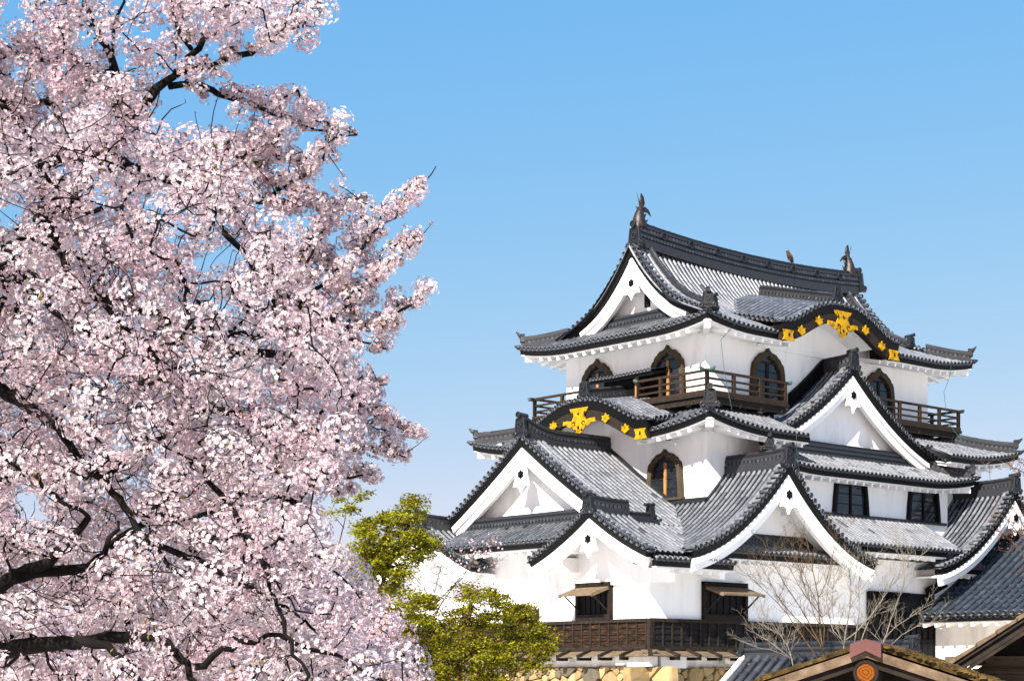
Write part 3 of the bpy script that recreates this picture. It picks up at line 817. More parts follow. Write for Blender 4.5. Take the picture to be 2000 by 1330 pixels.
ridge_bar(r, np.array([(x, VC, 9.90 + .12 * max(0, 2.2 - x) ** 2) for x in np.linspace(.35, 5.1, 10)]), Vv, .50, .46, .10)
r.cut(); ridge_bar(r, np.array([(x, -.10, 5.58) for x in (3.4, 6.5, 9.6)]), Vv, .34, .4, .06, 4)
r.cut(); ridge_bar(r, np.array([(x, -.10, 5.58) for x in (18.7, 22, 25.2)]), Vv, .34, .4, .06, 4)
r.cut(); ridge_bar(r, np.array([(.52, y, 6.42) for y in (3.9, 7.4, 10.9)]), U, .46, .45, .06, 5)
# low courses along the foot of the second floor wall
r.cut(); r.bar((11.3, .94, 7.18), (20.1, .94, 7.18), .12, .12)
r.cut()
rr = [(5.04, v, zm(v + 1.3) + .12) for v in np.linspace(3.5, 7.2, 6)]
for a_, b2 in zip(rr[:-1], rr[1:]): r.bar(a_, b2, .12, .14, U)
r.bar((5.02, 1.72, 7.40), (5.02, 3.6, 7.40), .16, .20, U)
rr = [(5.06 + x, 1.74, 4.95 + 3.70 * (.30 * (4.18 + x) / 5.6 + .70 * ((4.18 + x) / 5.6) ** 2) + .12) for x in np.linspace(0, 1.2, 6)]
for a_, b2 in zip(rr[:-1], rr[1:]): r.bar(a_, b2, .12, .14, Vv)
r.build('ridge', M['ridge_tile'], roof1)
# large gable on the left face: verge, barge and white wall belong to the first roof
def zg1(x): return zm(8.71 - x) + .06
O = V3(.10, VC, 0)
t = MB(); verge_tiles(t, O, -Vv, U, zg1, (4.55, 5.0))
for y in (.52, .80, 1.06):
    for sg in (-1, 1): tile_row(t, [O - Vv * sg * x + U * y + Z3 * (zg1(x) + .08) for x in np.linspace(4.6, .1, 15)], U, .09, False)
t.build('gable_verge', M['tile'], roof1, True)
xs, P, B = slope_path(O, -Vv, U, zg1, (4.6, 4.6), 0.0)
b = MB(); b.sweep(P, U, B, [(.0, -.02), (.5, -.02), (.5, -.30), (.10, -.30)]); b.build('under_tile_board', M['black'], roof1)
w = MB(); w.sweep(P, U, B, [(.10, -.29), (.36, -.29), (.36, -.80), (.18, -.80)]); w.sweep(P, U, B, [(.05, -.30), (.14, -.30), (.14, -.55), (.05, -.55)])
w.build('bargeboard', M['plaster'], roof1)
w = MB(); base = 6.75
poly = [(-4.3, base)] + [(x, max(base + .02, zg1(abs(x)) - .34)) for x in np.linspace(-4.25, 4.25, 41)] + [(4.3, base)]
w.prism(poly, O + U * .95, -Vv, Z3, U, .2)
w.sweep(P, U, B, [(.3, -.33), (1.2, -.33), (1.2, -.39), (.3, -.39)])
w.build('gable_wall', M['plaster'], roof1)
g1, g2 = MB(), MB(); pendant(g1, g2, O + U * .10 + Z3 * 8.44, -Vv, -U, 1.15)
po = g1.build('pendant', M['plaster'], roof1); g2.build('flower_hole', M['black'], po.parent)
o = MB(); ridge_end(o, (.16, VC, 10.32), -Vv, -U, .92); o.cut()
ridge_end(o, (2.02, 1.95, 6.62), unit(V3(0, 1, 0)), unit(V3(1, 0, 0)), .6, True)
o.build('ridge_end_tile', M['ridge_tile'], roof1)
r = MB(); ridge_bar(r, np.array([(x, 1.95, 6.42) for x in (.6, 1.3, 2.0)]), Vv, .2, .3, .09, 2, False); r.build('low_ridge', M['ridge_tile'], roof1)
# small corner gables on the left face
zs = lambda x: 6.28 - .455 * x + .013 * x * x
for vc_, sw in ((1.95, 0), (12.15, 1)):
    def zsg(x): return 6.58 - .70 * x + .05 * x * x
    gable(keep, (-1.38, vc_, 0), -Vv, U, zsg, (3.35, 3.1) if sw == 0 else (3.1, 3.35), 2.2, ped=1.25, ped_base=4.3, ridge_h=.40, ridge_w=.38, ridge_back=2.1, oni=.85, geg=.95, barge=.42,
          label='small gable at the near corner of the lowest roof' if sw == 0 else 'small gable at the far left corner of the lowest roof', black_th=.2)
# two gables on the right face
zr_ = gfun(4.95, 3.70, 5.6, .70)
gable(keep, (6.34, -1.50, 0), U, Vv, zr_, (5.55, 5.55), 5.4, ped=1.35, ped_base=5.9, ridge_h=.46, ridge_w=.42, ridge_back=3.25, oni=.95, geg=1.0, barge=.48, label='left of the two broad gables on the right face of the lowest roof')
gable(keep, (22.0, -1.50, 0), U, Vv, zr_, (5.55, 5.55), 3.4, ped=1.35, ped_base=5.9, ridge_h=.46, ridge_w=.42, ridge_back=3.25, oni=.95, geg=1.0, barge=.48, label='right of the two broad gables, cut by the picture edge')
w = MB()       # plastered beam ends under the gables
for vb in (3.65, 5.0): pass
w.box((-1.0, 3.72, 4.36), (.02, 5.25, 4.90)); w.cut(); w.box((-1.0, 2 * VC - 5.25, 4.36), (.02, 2 * VC - 3.72, 4.90))
w.cut(); w.bar((-1.2, 3.1, 5.15), (.05, 3.1, 5.15), .2, .24); 
for c in (6.48, 22.0):
    w.cut(); w.box((c + .9, -1.2, 6.75), (c + 1.5, -.1, 7.1)); w.cut(); w.box((c - 5.0, -1.2, 4.75), (c - 4.5, .05, 5.0)); w.cut(); w.box((c + 4.5, -1.2, 4.75), (c + 5.0, .05, 5.0))
w.build('beam_end', M['plaster'], roof1)

# ---- bell shaped windows
KH = [(1.0, 0), (.985, .18), (.955, .40), (.915, .58), (.885, .66), (.85, .705), (.79, .735), (.735, .745), (.70, .785), (.62, .825), (.54, .84), (.49, .865), (.41, .895), (.32, .905), (.22, .912), (.13, .932), (.055, .965), (0, 1.0)]
KOUT = KH + [(-x, z) for x, z in KH[-2::-1]]
def arch_window(wall, O, S, N, wb, h, mf='frame_wood', stile='orange_wood', label=None):
    O, S, N = V3(*O), V3(*S), V3(*N)
    out = [(x * wb / 2, z * h) for x, z in KOUT]; inn = [(x * wb / 2 * .76, z * h * .885 + .0) for x, z in KOUT]
    m = MB(); m.ring(out, inn, O, S, Z3, N, .16, closed=False)
    m.bar(O - S * wb * .53 + N * .1 - Z3 * .05, O + S * wb * .53 + N * .1 - Z3 * .05, .22, .10, N)
    f = m.build('window', M[mf], keep)
    if label: f['label'] = label
    m = MB(); m.prism(inn, O, S, Z3, N, .035); m.build('window_pane', M['glass'], f)
    m = MB()
    m.bar(O + N * .06 + Z3 * .02, O + N * .06 + Z3 * h * .74, .045 * wb + .05, .05, S)
    m.build('window_stile', M[stile], f)
    m = MB()
    for zq in (.2, .4, .57): m.bar(O + N * .05 - S * wb * .34 + Z3 * h * zq, O + N * .05 + S * wb * .34 + Z3 * h * zq, .03, .03, N)
    m.bar(O + N * .06 - S * wb * .34 + Z3 * h * .74, O + N * .06 + S * wb * .34 + Z3 * h * .74, .05, .08, N)
    m.build('window_bars', M['beam_wood'], f)
    return f
arch_window(w4, (6.6, 5.30, 11.85), -Vv, -U, 2.05, 2.40, label='arched window with an orange stile beside the balcony corner')
arch_window(w4, (6.6, 9.55, 11.85), -Vv, -U, 2.05, 2.38)
arch_window(w4, (10.42, 3.22, 11.95), U, -Vv, 2.25, 2.33, stile='beam_wood')
arch_window(w4, (18.10, 3.22, 11.95), U, -Vv, 2.25, 2.36, stile='beam_wood')
arch_window(w2, (5.1, 4.02, 7.60), -Vv, -U, 2.05, 2.03, label='arched window with an orange stile above the lowest roof')
def black_window(wall, u, z0, wb, h):
    KB = [(1.0, 0), (.95, .3), (.87, .62), (.83, .74), (.76, .82), (.66, .87), (.5, .93), (.25, .98)]
    o = [(x * wb / 2, z * h) for x, z in KB]; o = o + [(-x, z) for x, z in o[::-1]]
    inn = [(x * .84, z * .90 + .03) for x, z in o]
    O = V3(u, 1.0, z0)
    m = MB(); m.ring(o, inn, O, U, Z3, -Vv, .14)
    f = m.build('window', M['black'], keep)
    m = MB(); m.prism(inn, O, U, Z3, -Vv, .03); m.build('window_pane', M['glass'], f)
    m = MB(); m.bar(O - Vv * .05, O - Vv * .05 + Z3 * h * .9, .10, .06, U)
    for zq in (.22, .42, .62): m.bar(O - Vv * .045 - U * wb * .38 + Z3 * h * zq, O - Vv * .045 + U * wb * .38 + Z3 * h * zq, .03, .03, Vv)
    m.build('window_bars', M['black'], f)
black_window(w3, 13.25, 7.20, 2.42, 2.15); black_window(w3, 18.42, 7.22, 2.42, 2.13); black_window(w3, 9.2, 7.20, 2.0, 1.9)

# ---- balcony
bal = MB()
BU, BV = 5.6, 2.22
BU1, BV1 = 2 * UC - BU, 2 * VC - BV
def rail_run(p, q, ext=(0.25, .25), posts=1.5):
    p, q = V3(*p), V3(*q); L = np.linalg.norm(q - p); d = (q - p) / L
    bal.bar(p - d * ext[0] + Z3 * .90, q + d * ext[1] + Z3 * .90, .10, .10)
    for z in (.60, .33): bal.bar(p + Z3 * z, q + Z3 * z, .07, .08)
    bal.bar(p - d * .1 + Z3 * .06, q + d * .1 + Z3 * .06, .14, .13)
    k = max(1, int(round(L / posts)))
    for i in range(k + 1): bal.bar(p + d * L * i / k, p + d * L * i / k + Z3 * .88, .13, .13, d)
zf_ = 11.80
rail_run((BU, BV, zf_), (10.45, BV, zf_)); rail_run((BU, BV, zf_), (BU, 6.1, zf_), (.25, .1))
rail_run((BU, 6.1, zf_), (6.6, 6.1, zf_), (0, 0)); rail_run((BU, 9.0, zf_), (BU, BV1, zf_), (.1, .25)); rail_run((BU, 9.0, zf_), (6.6, 9.0, zf_), (0, 0))
rail_run((16.9, BV, zf_), (BU1, BV, zf_)); rail_run((BU1, BV, zf_), (BU1, BV1, zf_)); rail_run((BU, BV1, zf_), (BU1, BV1, zf_))
balc = bal.build('balcony_railing', M['rail_wood'], keep)
m = MB()
def deck(lo, hi):
    m.box((lo[0], lo[1], 11.66), (hi[0], hi[1], 11.80)); 
deck((BU - .12, BV - .12), (10.6, 3.22)); deck((16.6, BV - .12), (BU1 + .12, 3.22)); deck((BU - .12, 3.22), (6.6, 6.2)); deck((BU - .12, 8.9), (6.6, BV1 + .12)); deck((BU1 - 1.1, 3.22), (BU1 + .12, BV1 + .12)); deck((BU - .12, 11.6), (BU1 - 1.1, BV1 + .12))
m.box((BU - .02, BV - .02, 11.40), (10.5, BV + .16, 11.659)); m.box((16.7, BV - .02, 11.40), (BU1, BV + .16, 11.659)); m.box((BU - .02, BV + .16, 11.40), (BU + .16, 6.1, 11.659)); m.box((BU - .02, 9.0, 11.40), (BU + .16, BV1, 11.659))
for x in list(np.arange(6.3, 10.4, 1.3)) + list(np.arange(17.2, BU1, 1.3)):
    m.bar((x, BV - .06, 11.45), (x, 3.2, 11.45), .12, .14); m.bar((x, BV + .5, 10.9), (x, BV + .5, 11.4), .12, .12, U)
for y in list(np.arange(3.0, 6.0, 1.3)): m.bar((BU - .06, y, 11.45), (6.5, y, 11.45), .12, .14)
m.build('deck', M['beam_wood'], balc)
m = MB()
for (x, y, dx, dy) in ((BU - .3, BV, -1, 0), (BU, BV - .3, 0, -1), (10.75, BV, 1, 0), (BU, BV1 + .3, 0, 1), (16.6, BV, -1, 0), (BU1 + .3, BV, 1, 0), (BU, 6.25, 0, 1)):
    d = V3(dx, dy, 0); p = V3(x, y, zf_ + .90)
    m.cut(); m.tube([p - d * .12, p + d * .04 + Z3 * .03, p + d * .12 + Z3 * .10], [.075, .085, .06], 8)
m.build('copper_cap', M['copper_green'], balc)
# dark lean-to over the joint of the curved gable
m = MB()
tile_slope(m, (5.5, 0, 0), Vv, U, lambda s, d: 13.08 + .22 * d + .02 * abs(s - 7.4), 5.3, 9.0, lambda s: 0.0, lambda s: 1.12, pitch=.2, r=.05, base=.30)
lt = m.build('lean_to_roof', M['tile'], keep, True)
m = MB(); m.sweep([(5.55, v, 13.06) for v in (5.25, 7.2, 9.05)], U, Z3, [(0, -.04), (1.05, .18), (1.05, .08), (0, -.16)]); m.box((6.0, 5.4, 12.2), (6.58, 8.6, 13.0)); m.build('lean_to_board', M['black'], lt)
m = MB(); m.bar((5.75, 6.35, 12.0), (5.75, 6.35, 13.0), .12, .12, U); m.build('lean_to_post', M['orange_wood'], lt)

# ---- ground floor: wainscot, skirting planks, shuttered windows, dark entrance
def wainscot(S, N, L, mat, s_from=0.0):
    m = MB()
    for i in range(4):
        z = 1.42 + i * .235
        m.sweep([N * 0 + S * s_from, S * L], N, Z3, [(.0, z), (.09, z), (.055, z + .235), (0, z + .235)])
    o = m.build('wainscot', mat, keep)
    m = MB()
    k = int((L - s_from) / .50)
    for i in range(k + 1):
        x = s_from + (L - s_from) * i / k
        m.bar(S * x + N * .08 + Z3 * 1.40, S * x + N * .08 + Z3 * 2.36, .075, .07, S)
    m.bar(S * (s_from - .05) + N * .075 + Z3 * 2.41, S * L + N * .075 + Z3 * 2.41, .15, .13, N)
    m.bar(S * (s_from - .05) + N * .07 + Z3 * 1.36, S * L + N * .07 + Z3 * 1.36, .15, .13, N)
    m.build('wainscot_batten', M['beam_wood'], o)
    m = MB()
    m.sweep([S * (s_from - .6), S * L], N, Z3, [(.03, 1.29), (.62, 1.08), (.62, 1.04), (.03, 1.24)])
    m.build('skirting_plank', M['plank'], o)
    m = MB()
    k = int((L - s_from) / 1.12)
    for i in range(k + 1):
        x = s_from + .65 + (L - s_from) * i / k
        m.bar(S * x + N * .05 + Z3 * 1.33, S * x + N * .82 + Z3 * 1.06, .13, .10, S)
        m.bar(S * (x + .1) + N * .05 + Z3 * .96, S * (x + .1) + N * .7 + Z3 * .96, .16, .12, S)
    m.build('skirting_batten', M['beam_wood'], o)
wainscot(Vv, -U, 14.1, M['wainscot'], .1)
wainscot(U, -Vv, 13.0, M['wainscot_shaded'], .1)
m = MB(); m.bar((-.05, -.05, 1.3), (-.05, -.05, 2.47), .16, .16, U); m.build('corner_post', M['beam_wood'], w1)
m = MB(); m.bar((-.6, -.6, 1.10), (0, 0, 1.30), .14, .14); m.build('corner_batten', M['beam_wood'], w1)
w = MB(); w.box((.12, .12, .2), (2 * UC, 2 * VC, .995)); 
w.box((-.35, -.30, .66), (.115, .9, 1.03)); w.box((-.34, -.5, .62), (.9, .115, 1.02)) if False else None
w.box((-.32, .35, .72), (.115, 1.5, 1.03)); w.box((.3, -.3, .60), (1.7, .115, 1.03))
for x in (4.0, 6.4): w.box((x, -.2, .80), (x + .5, .115, 1.0))
for x in (4.2, 6.8): w.box((-.2, x, .86), (.115, x + .5, 1.0))
w.build('foot_wall', M['plaster_old'], w1)

def shutter_window(S, N, s0, s1, z0, z1, shut=True):
    m = MB(); O = N * 0
    fw = .15
    m.box((0, 0, 0), (0, 0, 0)) if False else None
    for (a_, b2, c, d) in ((s0, s1, z1 - fw, z1), (s0, s1, z0, z0 + fw + .08)): m.bar(S * a_ + N * .08 + Z3 * (c + d) / 2, S * b2 + N * .08 + Z3 * (c + d) / 2, .16, d - c, N)
    for a_ in (s0 + fw / 2, s1 - fw / 2): m.bar(S * a_ + N * .085 + Z3 * z0, S * a_ + N * .085 + Z3 * z1, fw, .18, S)
    f = m.build('window', M['dark_wood'], keep)
    m = MB(); m.bar(S * (s0 + fw) + N * .01 + Z3 * (z0 + z1) / 2, S * (s1 - fw) + N * .01 + Z3 * (z0 + z1) / 2, .06, z1 - z0 - .3, N); m.build('window_opening', M['dark'], f)
    m = MB()
    k = 6
    for i in range(1, k): x = s0 + fw + (s1 - s0 - 2 * fw) * i / k; m.bar(S * x + N * .055 + Z3 * (z0 + .2), S * x + N * .055 + Z3 * (z1 - .1), .10, .05, S)
    m.build('window_bars', M['black'], f)
    if not shut: return
    m = MB()
    hz = z1 - .20
    a0, a1 = s0 + .08, s1 - .08
    P = lambda s, d, z: S * s + N * d + Z3 * z
    k = 6
    for i in range(k):
        sa, sb = a0 + (a1 - a0) * i / k + .006, a0 + (a1 - a0) * (i + 1) / k - .006
        m.hexa([P(sa, .17, hz - .03), P(sb, .17, hz - .03), P(sb, 1.08, hz - .33), P(sa, 1.08, hz - .33), P(sa, .17, hz + .02), P(sb, .17, hz + .02), P(sb, 1.08, hz - .28), P(sa, 1.08, hz - .28)])
    m.bar(P(a0 - .02, 1.08, hz - .32), P(a1 + .02, 1.08, hz - .32), .07, .08); m.bar(P(a0, .2, hz - .06), P(a0, 1.1, hz - .37), .06, .07, S); m.bar(P(a1, .2, hz - .06), P(a1, 1.1, hz - .37), .06, .07, S)
    sh = m.build('shutter', M['plank'], f)
    m = MB()
    for s in (a0 + .12, a1 - .12): m.cut(); m.bar(P(s, .12, z0 + .35), P(s, .95, hz - .30), .05, .05, S)
    m.build('prop_stick', M['beam_wood'], f)
shutter_window(Vv, -U, 1.95, 3.90, 2.46, 3.93)
shutter_window(U, -Vv, 2.85, 5.38, 2.46, 3.96)
shutter_window(Vv, -U, 6.15, 8.2, 1.55, 3.0, False)
m = MB()
m.box((13.1, -.08, 1.0), (17.83, .02, 3.92)); en = m.build('entrance', M['dark'], keep)
m = MB()
for x in np.arange(13.15, 17.8, .42): m.bar((x, -.11, 1.0), (x, -.11, 3.0), .08, .06, U)
for z in (1.9, 2.55, 3.0): m.bar((13.1, -.115, z), (17.8, -.115, z), .05, .09, Vv)
m.bar((13.1, -.14, 3.86), (15.9, -.14, 3.86), .16, .14, Vv); m.bar((13.16, -.13, 2.3), (13.16, -.13, 3.9), .14, .14, U)
m.bar((13.5, -.45, 3.48), (15.6, -.45, 3.40), .7, .05, Vv)
m.bar((16.95, -.3, 3.95), (18.35, -.3, 4.48), .12, .42, Vv)
m.build('entrance_boards', M['black'], en)

# ---- thin conductor cables hanging from the roofs
m = MB()
m.tube([(6.9, 1.55, 14.9), (6.3, 2.1, 14.0), (6.3, 1.9, 12.6), (6.3, 1.5, 11.1)], .012, 5)
m.cut(); m.tube([(8.7, .15, 10.2), (8.7, .1, 9.2), (8.9, .1, 8.4)], .012, 5)
m.cut(); m.tube([(21.5, 1.6, 14.95), (21.6, 1.8, 14.1), (21.3, 1.9, 13.4), (21.3, 1.7, 12.0), (21.3, .6, 10.7)], .012, 5)
m.cut(); m.tube([(22.2, .1, 10.2), (22.2, .0, 9.0), (22.2, 0, 7.8)], .012, 5)
m.build('conductor_cable', M['cable'], keep)

# ================================================================== GROUND AND STONE BASE
def plain_mat_ground():
    m, n, l, b = new_mat('pale_gravel_ground')
    t = noise(n, l, 1.5, 8, .7, coords(n, l))
    r = ramp(n, l, t.outputs[0], [(.3, (.56, .54, .50)), (.7, (.66, .64, .60))])
    l.new(r.outputs[0], b.inputs['Base Color']); b.inputs['Roughness'].default_value = .95
    return m
m = MB(); m.add([(-3000, -500, 0), (3000, -500, 0), (3000, 5000, 0), (-3000, 5000, 0)], np.array([[0, 1, 2, 3]]))
gnd = m.build('ground', plain_mat_ground()); tag(gnd, kind='structure')

M['stone'], n_, l_, b_, t_ = attr_mat('tan_stone', [(0, (0.0434, 0.0403, 0.0341)), (.25, (0.124, 0.0992, 0.062)), (.5, (0.2604, 0.1798, 0.0806)), (.8, (0.3472, 0.248, 0.1178)), (1, (0.3844, 0.31, 0.1984))], .85, .3, 0, 2.4, .4)
bump(n_, l_, b_, t_.outputs[0], .6, .05)
def stone_face(mb, S, N, L, z0, z1, O=V3(0, 0, 0)):
    """irregular fitted stones on one face of the base"""
    # irregular cells: every stone is the ground nearest to its own centre
    H = z1 - z0; pts = []
    for _ in range(6000):
        p = np.array([-.4 + (L + .8) * rng.random(), z0 + (H + .1) * rng.random()])
        dm = (.52 + .42 * rng.random()) if rng.random() < .75 else .24
        if all(math.hypot((p[0] - q[0]) * .72, p[1] - q[1]) > dm * .62 + q[2] * .30 for q in pts): pts.append((p[0], p[1], dm))
    P = np.array(pts)
    for i, (x, z, dm) in enumerate(P):
        poly = [(x - .9, z - .6), (x + .9, z - .6), (x + .9, min(z1, z + .6)), (x - .9, min(z1, z + .6))]
        d = np.hypot(P[:, 0] - x, P[:, 1] - z)
        for j in np.argsort(d)[1:14]:
            mx, mz = (P[j, 0] - x), (P[j, 1] - z)
            wgt = dm / (dm + P[j, 2]); c_ = (mx * mx + mz * mz) * wgt
            out = []
            for k_ in range(len(poly)):
                A, B_p = poly[k_], poly[(k_ + 1) % len(poly)]
                fa = (A[0] - x) * mx + (A[1] - z) * mz - c_; fb = (B_p[0] - x) * mx + (B_p[1] - z) * mz - c_
                if fa <= 0: out.append(A)
                if (fa <= 0) != (fb <= 0): t = fa / (fa - fb); out.append((A[0] + (B_p[0] - A[0]) * t, A[1] + (B_p[1] - A[1]) * t))
            poly = out
            if len(poly) < 3: break
        if len(poly) < 3: continue
        # soften: extra points on every edge, corners pulled in
        q = np.array(poly); c0 = q.mean(0); m_ = (q + np.roll(q, -1, 0)) / 2
        rr_ = np.empty((2 * len(q), 2)); rr_[0::2] = c0 + (q - c0) * .90; rr_[1::2] = c0 + (m_ - c0) * .975
        rr_ += (rng.random(rr_.shape) - .5) * .035
        k = len(rr_); dep = .05 + .09 * rng.random(); tilt = (rng.random(2) - .5) * .22
        vs = []
        for sc, y in ((1.0, -.3), (.99, 0.0), (.91, dep * .85), (.5, dep)):
            for e in rr_:
                g = c0 + (e - c0) * sc
                vs.append(O + S * g[0] + Z3 * g[1] + N * (y + (tilt[0] * (g[0] - c0[0]) + tilt[1] * (g[1] - c0[1])) * (y > 0) + (rng.random() - .5) * .025))
        vs.append(O + S * c0[0] + Z3 * c0[1] + N * dep)
        i_ = np.arange(k); j_ = (i_ + 1) % k
        mb.add(vs, [np.vstack([np.stack([i_ + t * k, j_ + t * k, j_ + (t + 1) * k, i_ + (t + 1) * k], 1) for t in range(3)]), np.stack([i_ + 3 * k, j_ + 3 * k, np.full(k, 4 * k)], 1)],
               (.38 + .5 * rng.random()) if rng.random() > .14 else .14)
base = empty('stone_base', KEEP_LOC, KEEP_ROT); tag(base, 'tan fitted stone base wall under the white keep', 'stone wall')
m = MB(); stone_face(m, Vv, -U, 15.5, -1.7, .68); stone_face(m, U, -Vv, 14.0, -1.7, .66)
m.build('stone_facing', M['stone'], base, False)
m = MB(); m.box((.02, .02, -1.62), (27, 14, .60)); m.build('core', M['dark_wood'], base)

# ================================================================== TILED CORRIDOR AT THE RIGHT OF THE KEEP
wing = empty('tiled_corridor', KEEP_LOC, KEEP_ROT); tag(wing, 'cream walled corridor building with dark slate tiled roof joining the dark entrance', 'building')
w = MB(); w.box((17.84, -9.5, -1.6), (24.5, -.03, 2.95)); ww = w.build('wall', M['plaster_old'], wing)
wzf = lambda s, d: 2.95 + .50 * d + .016 * d * d
t = MB(); tile_slope(t, (16.6, 0, 0), Vv, U, wzf, -9.8, .05, lambda s: 0.0, lambda s: 7.6, pitch=.39, r=.125, step=.42, base=.52)
wr = t.build('roof', M['tile_blue'], wing, True)
b, w = MB(), MB()
eave_trim(b, w, (16.6, 0, 0), Vv, U, wzf, -9.8, .0, 1.26, pitch=.63)
b.build('eave_board', M['black'], wr); w.build('rafter_row', M['plaster_old'], wr)
w = MB()
for d0, d1 in ((1.7, 3.0), (3.0, 4.4), (4.4, 6.2)): w.bar((16.6 + d0, .0, wzf(0, d0) + .16), (16.6 + d1, .0, wzf(0, d1) + .16), .16, .30, Vv)
w.build('plaster_seam', M['plaster'], wr)

# ================================================================== LOW TILED BUILDING IN FRONT OF THE KEEP
low = empty('low_tiled_building', KEEP_LOC, KEEP_ROT); tag(low, 'low building with dark tiled roof behind the bare shrubs', 'building')
lz = lambda s, d: -2.2 + .66 * d + .02 * d * d
t = MB(); tile_slope(t, (-6.0, 0, 0), Vv, U, lz, -13.2, -6.35, lambda s: 0.0, lambda s: 4.4, pitch=.40, r=.125, step=.42, base=.36)
tile_slope(t, (2.8, 0, 0), Vv, -U, lz, -13.2, -6.35, lambda s: 0.0, lambda s: 4.4, pitch=.40, r=.125, step=.42, base=.36)
lr = t.build('roof', M['tile'], low, True)
r = MB(); ridge_bar(r, np.array([(-1.6, y, .98) for y in (-13.2, -10, -6.3)]), U, .34, .5, .12, 4, False); r.build('ridge', M['ridge_tile'], lr)
o = MB(); ridge_end(o, (-1.6, -6.2, 1.18), U, Vv, .75, False); o.cut(); ridge_end(o, (-1.6, -13.2, 1.10), U, -Vv, .6); o.build('ridge_end_tile', M['ridge_tile'], lr)
w = MB()
for sg in (-1, 1): w.sweep([(-1.6 + sg * (4.45 - d), -6.28, lz(0, d) - .02) for d in np.linspace(0, 4.4, 7)], Vv, Z3, [(-.06, -.10), (.10, -.10), (.10, .07), (-.06, .07)])
w.build('verge_strip', M['plaster_old'], lr)
w = MB(); w.box((-5.0, -12.8, -1.6), (1.8, -6.8, -1.5 + .1)); 
w.prism([(-5.0 + 1.6, -1.6), (3.4, -1.6), (3.4, -1.45), (0, .85), (-3.4, -1.45)], V3(-1.6, -6.8, 0), U, Z3, -Vv, 6.0); w.build('wall', M['plaster_old'], low)

# ================================================================== WOODEN GATE (foreground) AND SHED
def WP(px, py, dep): return V3((px - 1000.0) / F_PX * dep, dep, CAM_Z + (1335.0 - py) / F_PX * dep)
def moss_mat():
    m, n, l, b = new_mat('mossy_shingles')
    t = noise(n, l, 9, 8, .7, coords(n, l)); t2 = noise(n, l, 1.6, 4, .6, coords(n, l))
    mx = n.new('ShaderNodeMath'); mx.operation = 'MULTIPLY_ADD'; l.new(t2.outputs[0], mx.inputs[0]); mx.inputs[1].default_value = .8; l.new(t.outputs[0], mx.inputs[2])
    r = ramp(n, l, mx.outputs[0], [(.55, (.012, .008, .006)), (.80, (.03, .02, .010)), (.94, (.07, .042, .012)), (1.0, (.10, .065, .02))])
    l.new(r.outputs[0], b.inputs['Base Color']); b.inputs['Roughness'].default_value = .95
    bump(n, l, b, t.outputs[0], .9, .05)
    return m
M['moss'] = moss_mat()
def rings_mat():
    m, n, l, b = new_mat('log_end_rings')
    tc = n.new('ShaderNodeTexCoord'); ws = n.new('ShaderNodeTexWave'); ws.wave_type = 'RINGS'; ws.rings_direction = 'Y'
    ws.inputs['Scale'].default_value = 8; ws.inputs['Distortion'].default_value = 9.0; ws.inputs['Detail'].default_value = 3
    l.new(tc.outputs['Object'], ws.inputs[0])
    r = ramp(n, l, ws.outputs['Fac'], [(.0, (.075, .017, .0004)), (.5, (.125, .032, .0007)), (1, (.17, .048, .001))])
    l.new(r.outputs[0], b.inputs['Base Color']); b.inputs['Roughness'].default_value = .55
    return m
M['rings'] = rings_mat()
gp = WP(1692, 1335, 25.0)
gate = empty('wooden_gate', (gp[0], gp[1], 0), -math.radians(16.5)); tag(gate, 'weathered wooden gate roof with mossy shingles, red copper ridge cap and round log end', 'gate')
GZ = CAM_Z + .575     # height of the ridge
SL = .335
# roof: two mossy slabs with stepped shingle layers
m = MB()
for sg in (-1, 1):
    for i in range(7):
        xa, xb = .05 + i * .45, .05 + (i + 1) * .45 + .05
        za, zb_ = GZ - SL * xa, GZ - SL * xb
        n_y = 30
        ys = np.linspace(.06, 6.0, n_y)
        for y0, y1 in zip(ys[:-1], ys[1:]):
            j = (rng.random(4) - .5) * .025
            m.hexa([(sg * xa, y0, za - .06), (sg * xb, y0, zb_ - .06), (sg * xb, y1, zb_ - .06), (sg * xa, y1, za - .06),
                    (sg * xa, y0, za - .01 + j[0]), (sg * xb, y0, zb_ + .015 + j[1]), (sg * xb, y1, zb_ + .015 + j[2]), (sg * xa, y1, za - .01 + j[3])])
roof_g = m.build('roof', M['moss'], gate)
m = MB()      # cushions of moss along the right slope
for i in range(900):
    x = .25 + 2.9 * rng.random(); y = .02 + 5.5 * rng.random() ** 1.6; r_ = .02 + .035 * rng.random()
    z = GZ - SL * x + .01
    k = 6; th = np.arange(k) * 2 * math.pi / k + rng.random()
    vs = [(x + r_ * 1.3 * math.cos(a), y + r_ * 1.3 * math.sin(a), z - .01 - .33 * 0) for a in th] + [(x + r_ * .8 * math.cos(a + .3), y + r_ * .8 * math.sin(a + .3), z + r_ * .6) for a in th] + [(x, y, z + r_ * .9)]
    ii = np.arange(k); jj = (ii + 1) % k
    m.add(vs, [np.stack([ii, jj, jj + k, ii + k], 1), np.stack([ii + k, jj + k, np.full(k, 2 * k)], 1)])
m.build('moss', M['moss'], roof_g)
m = MB()
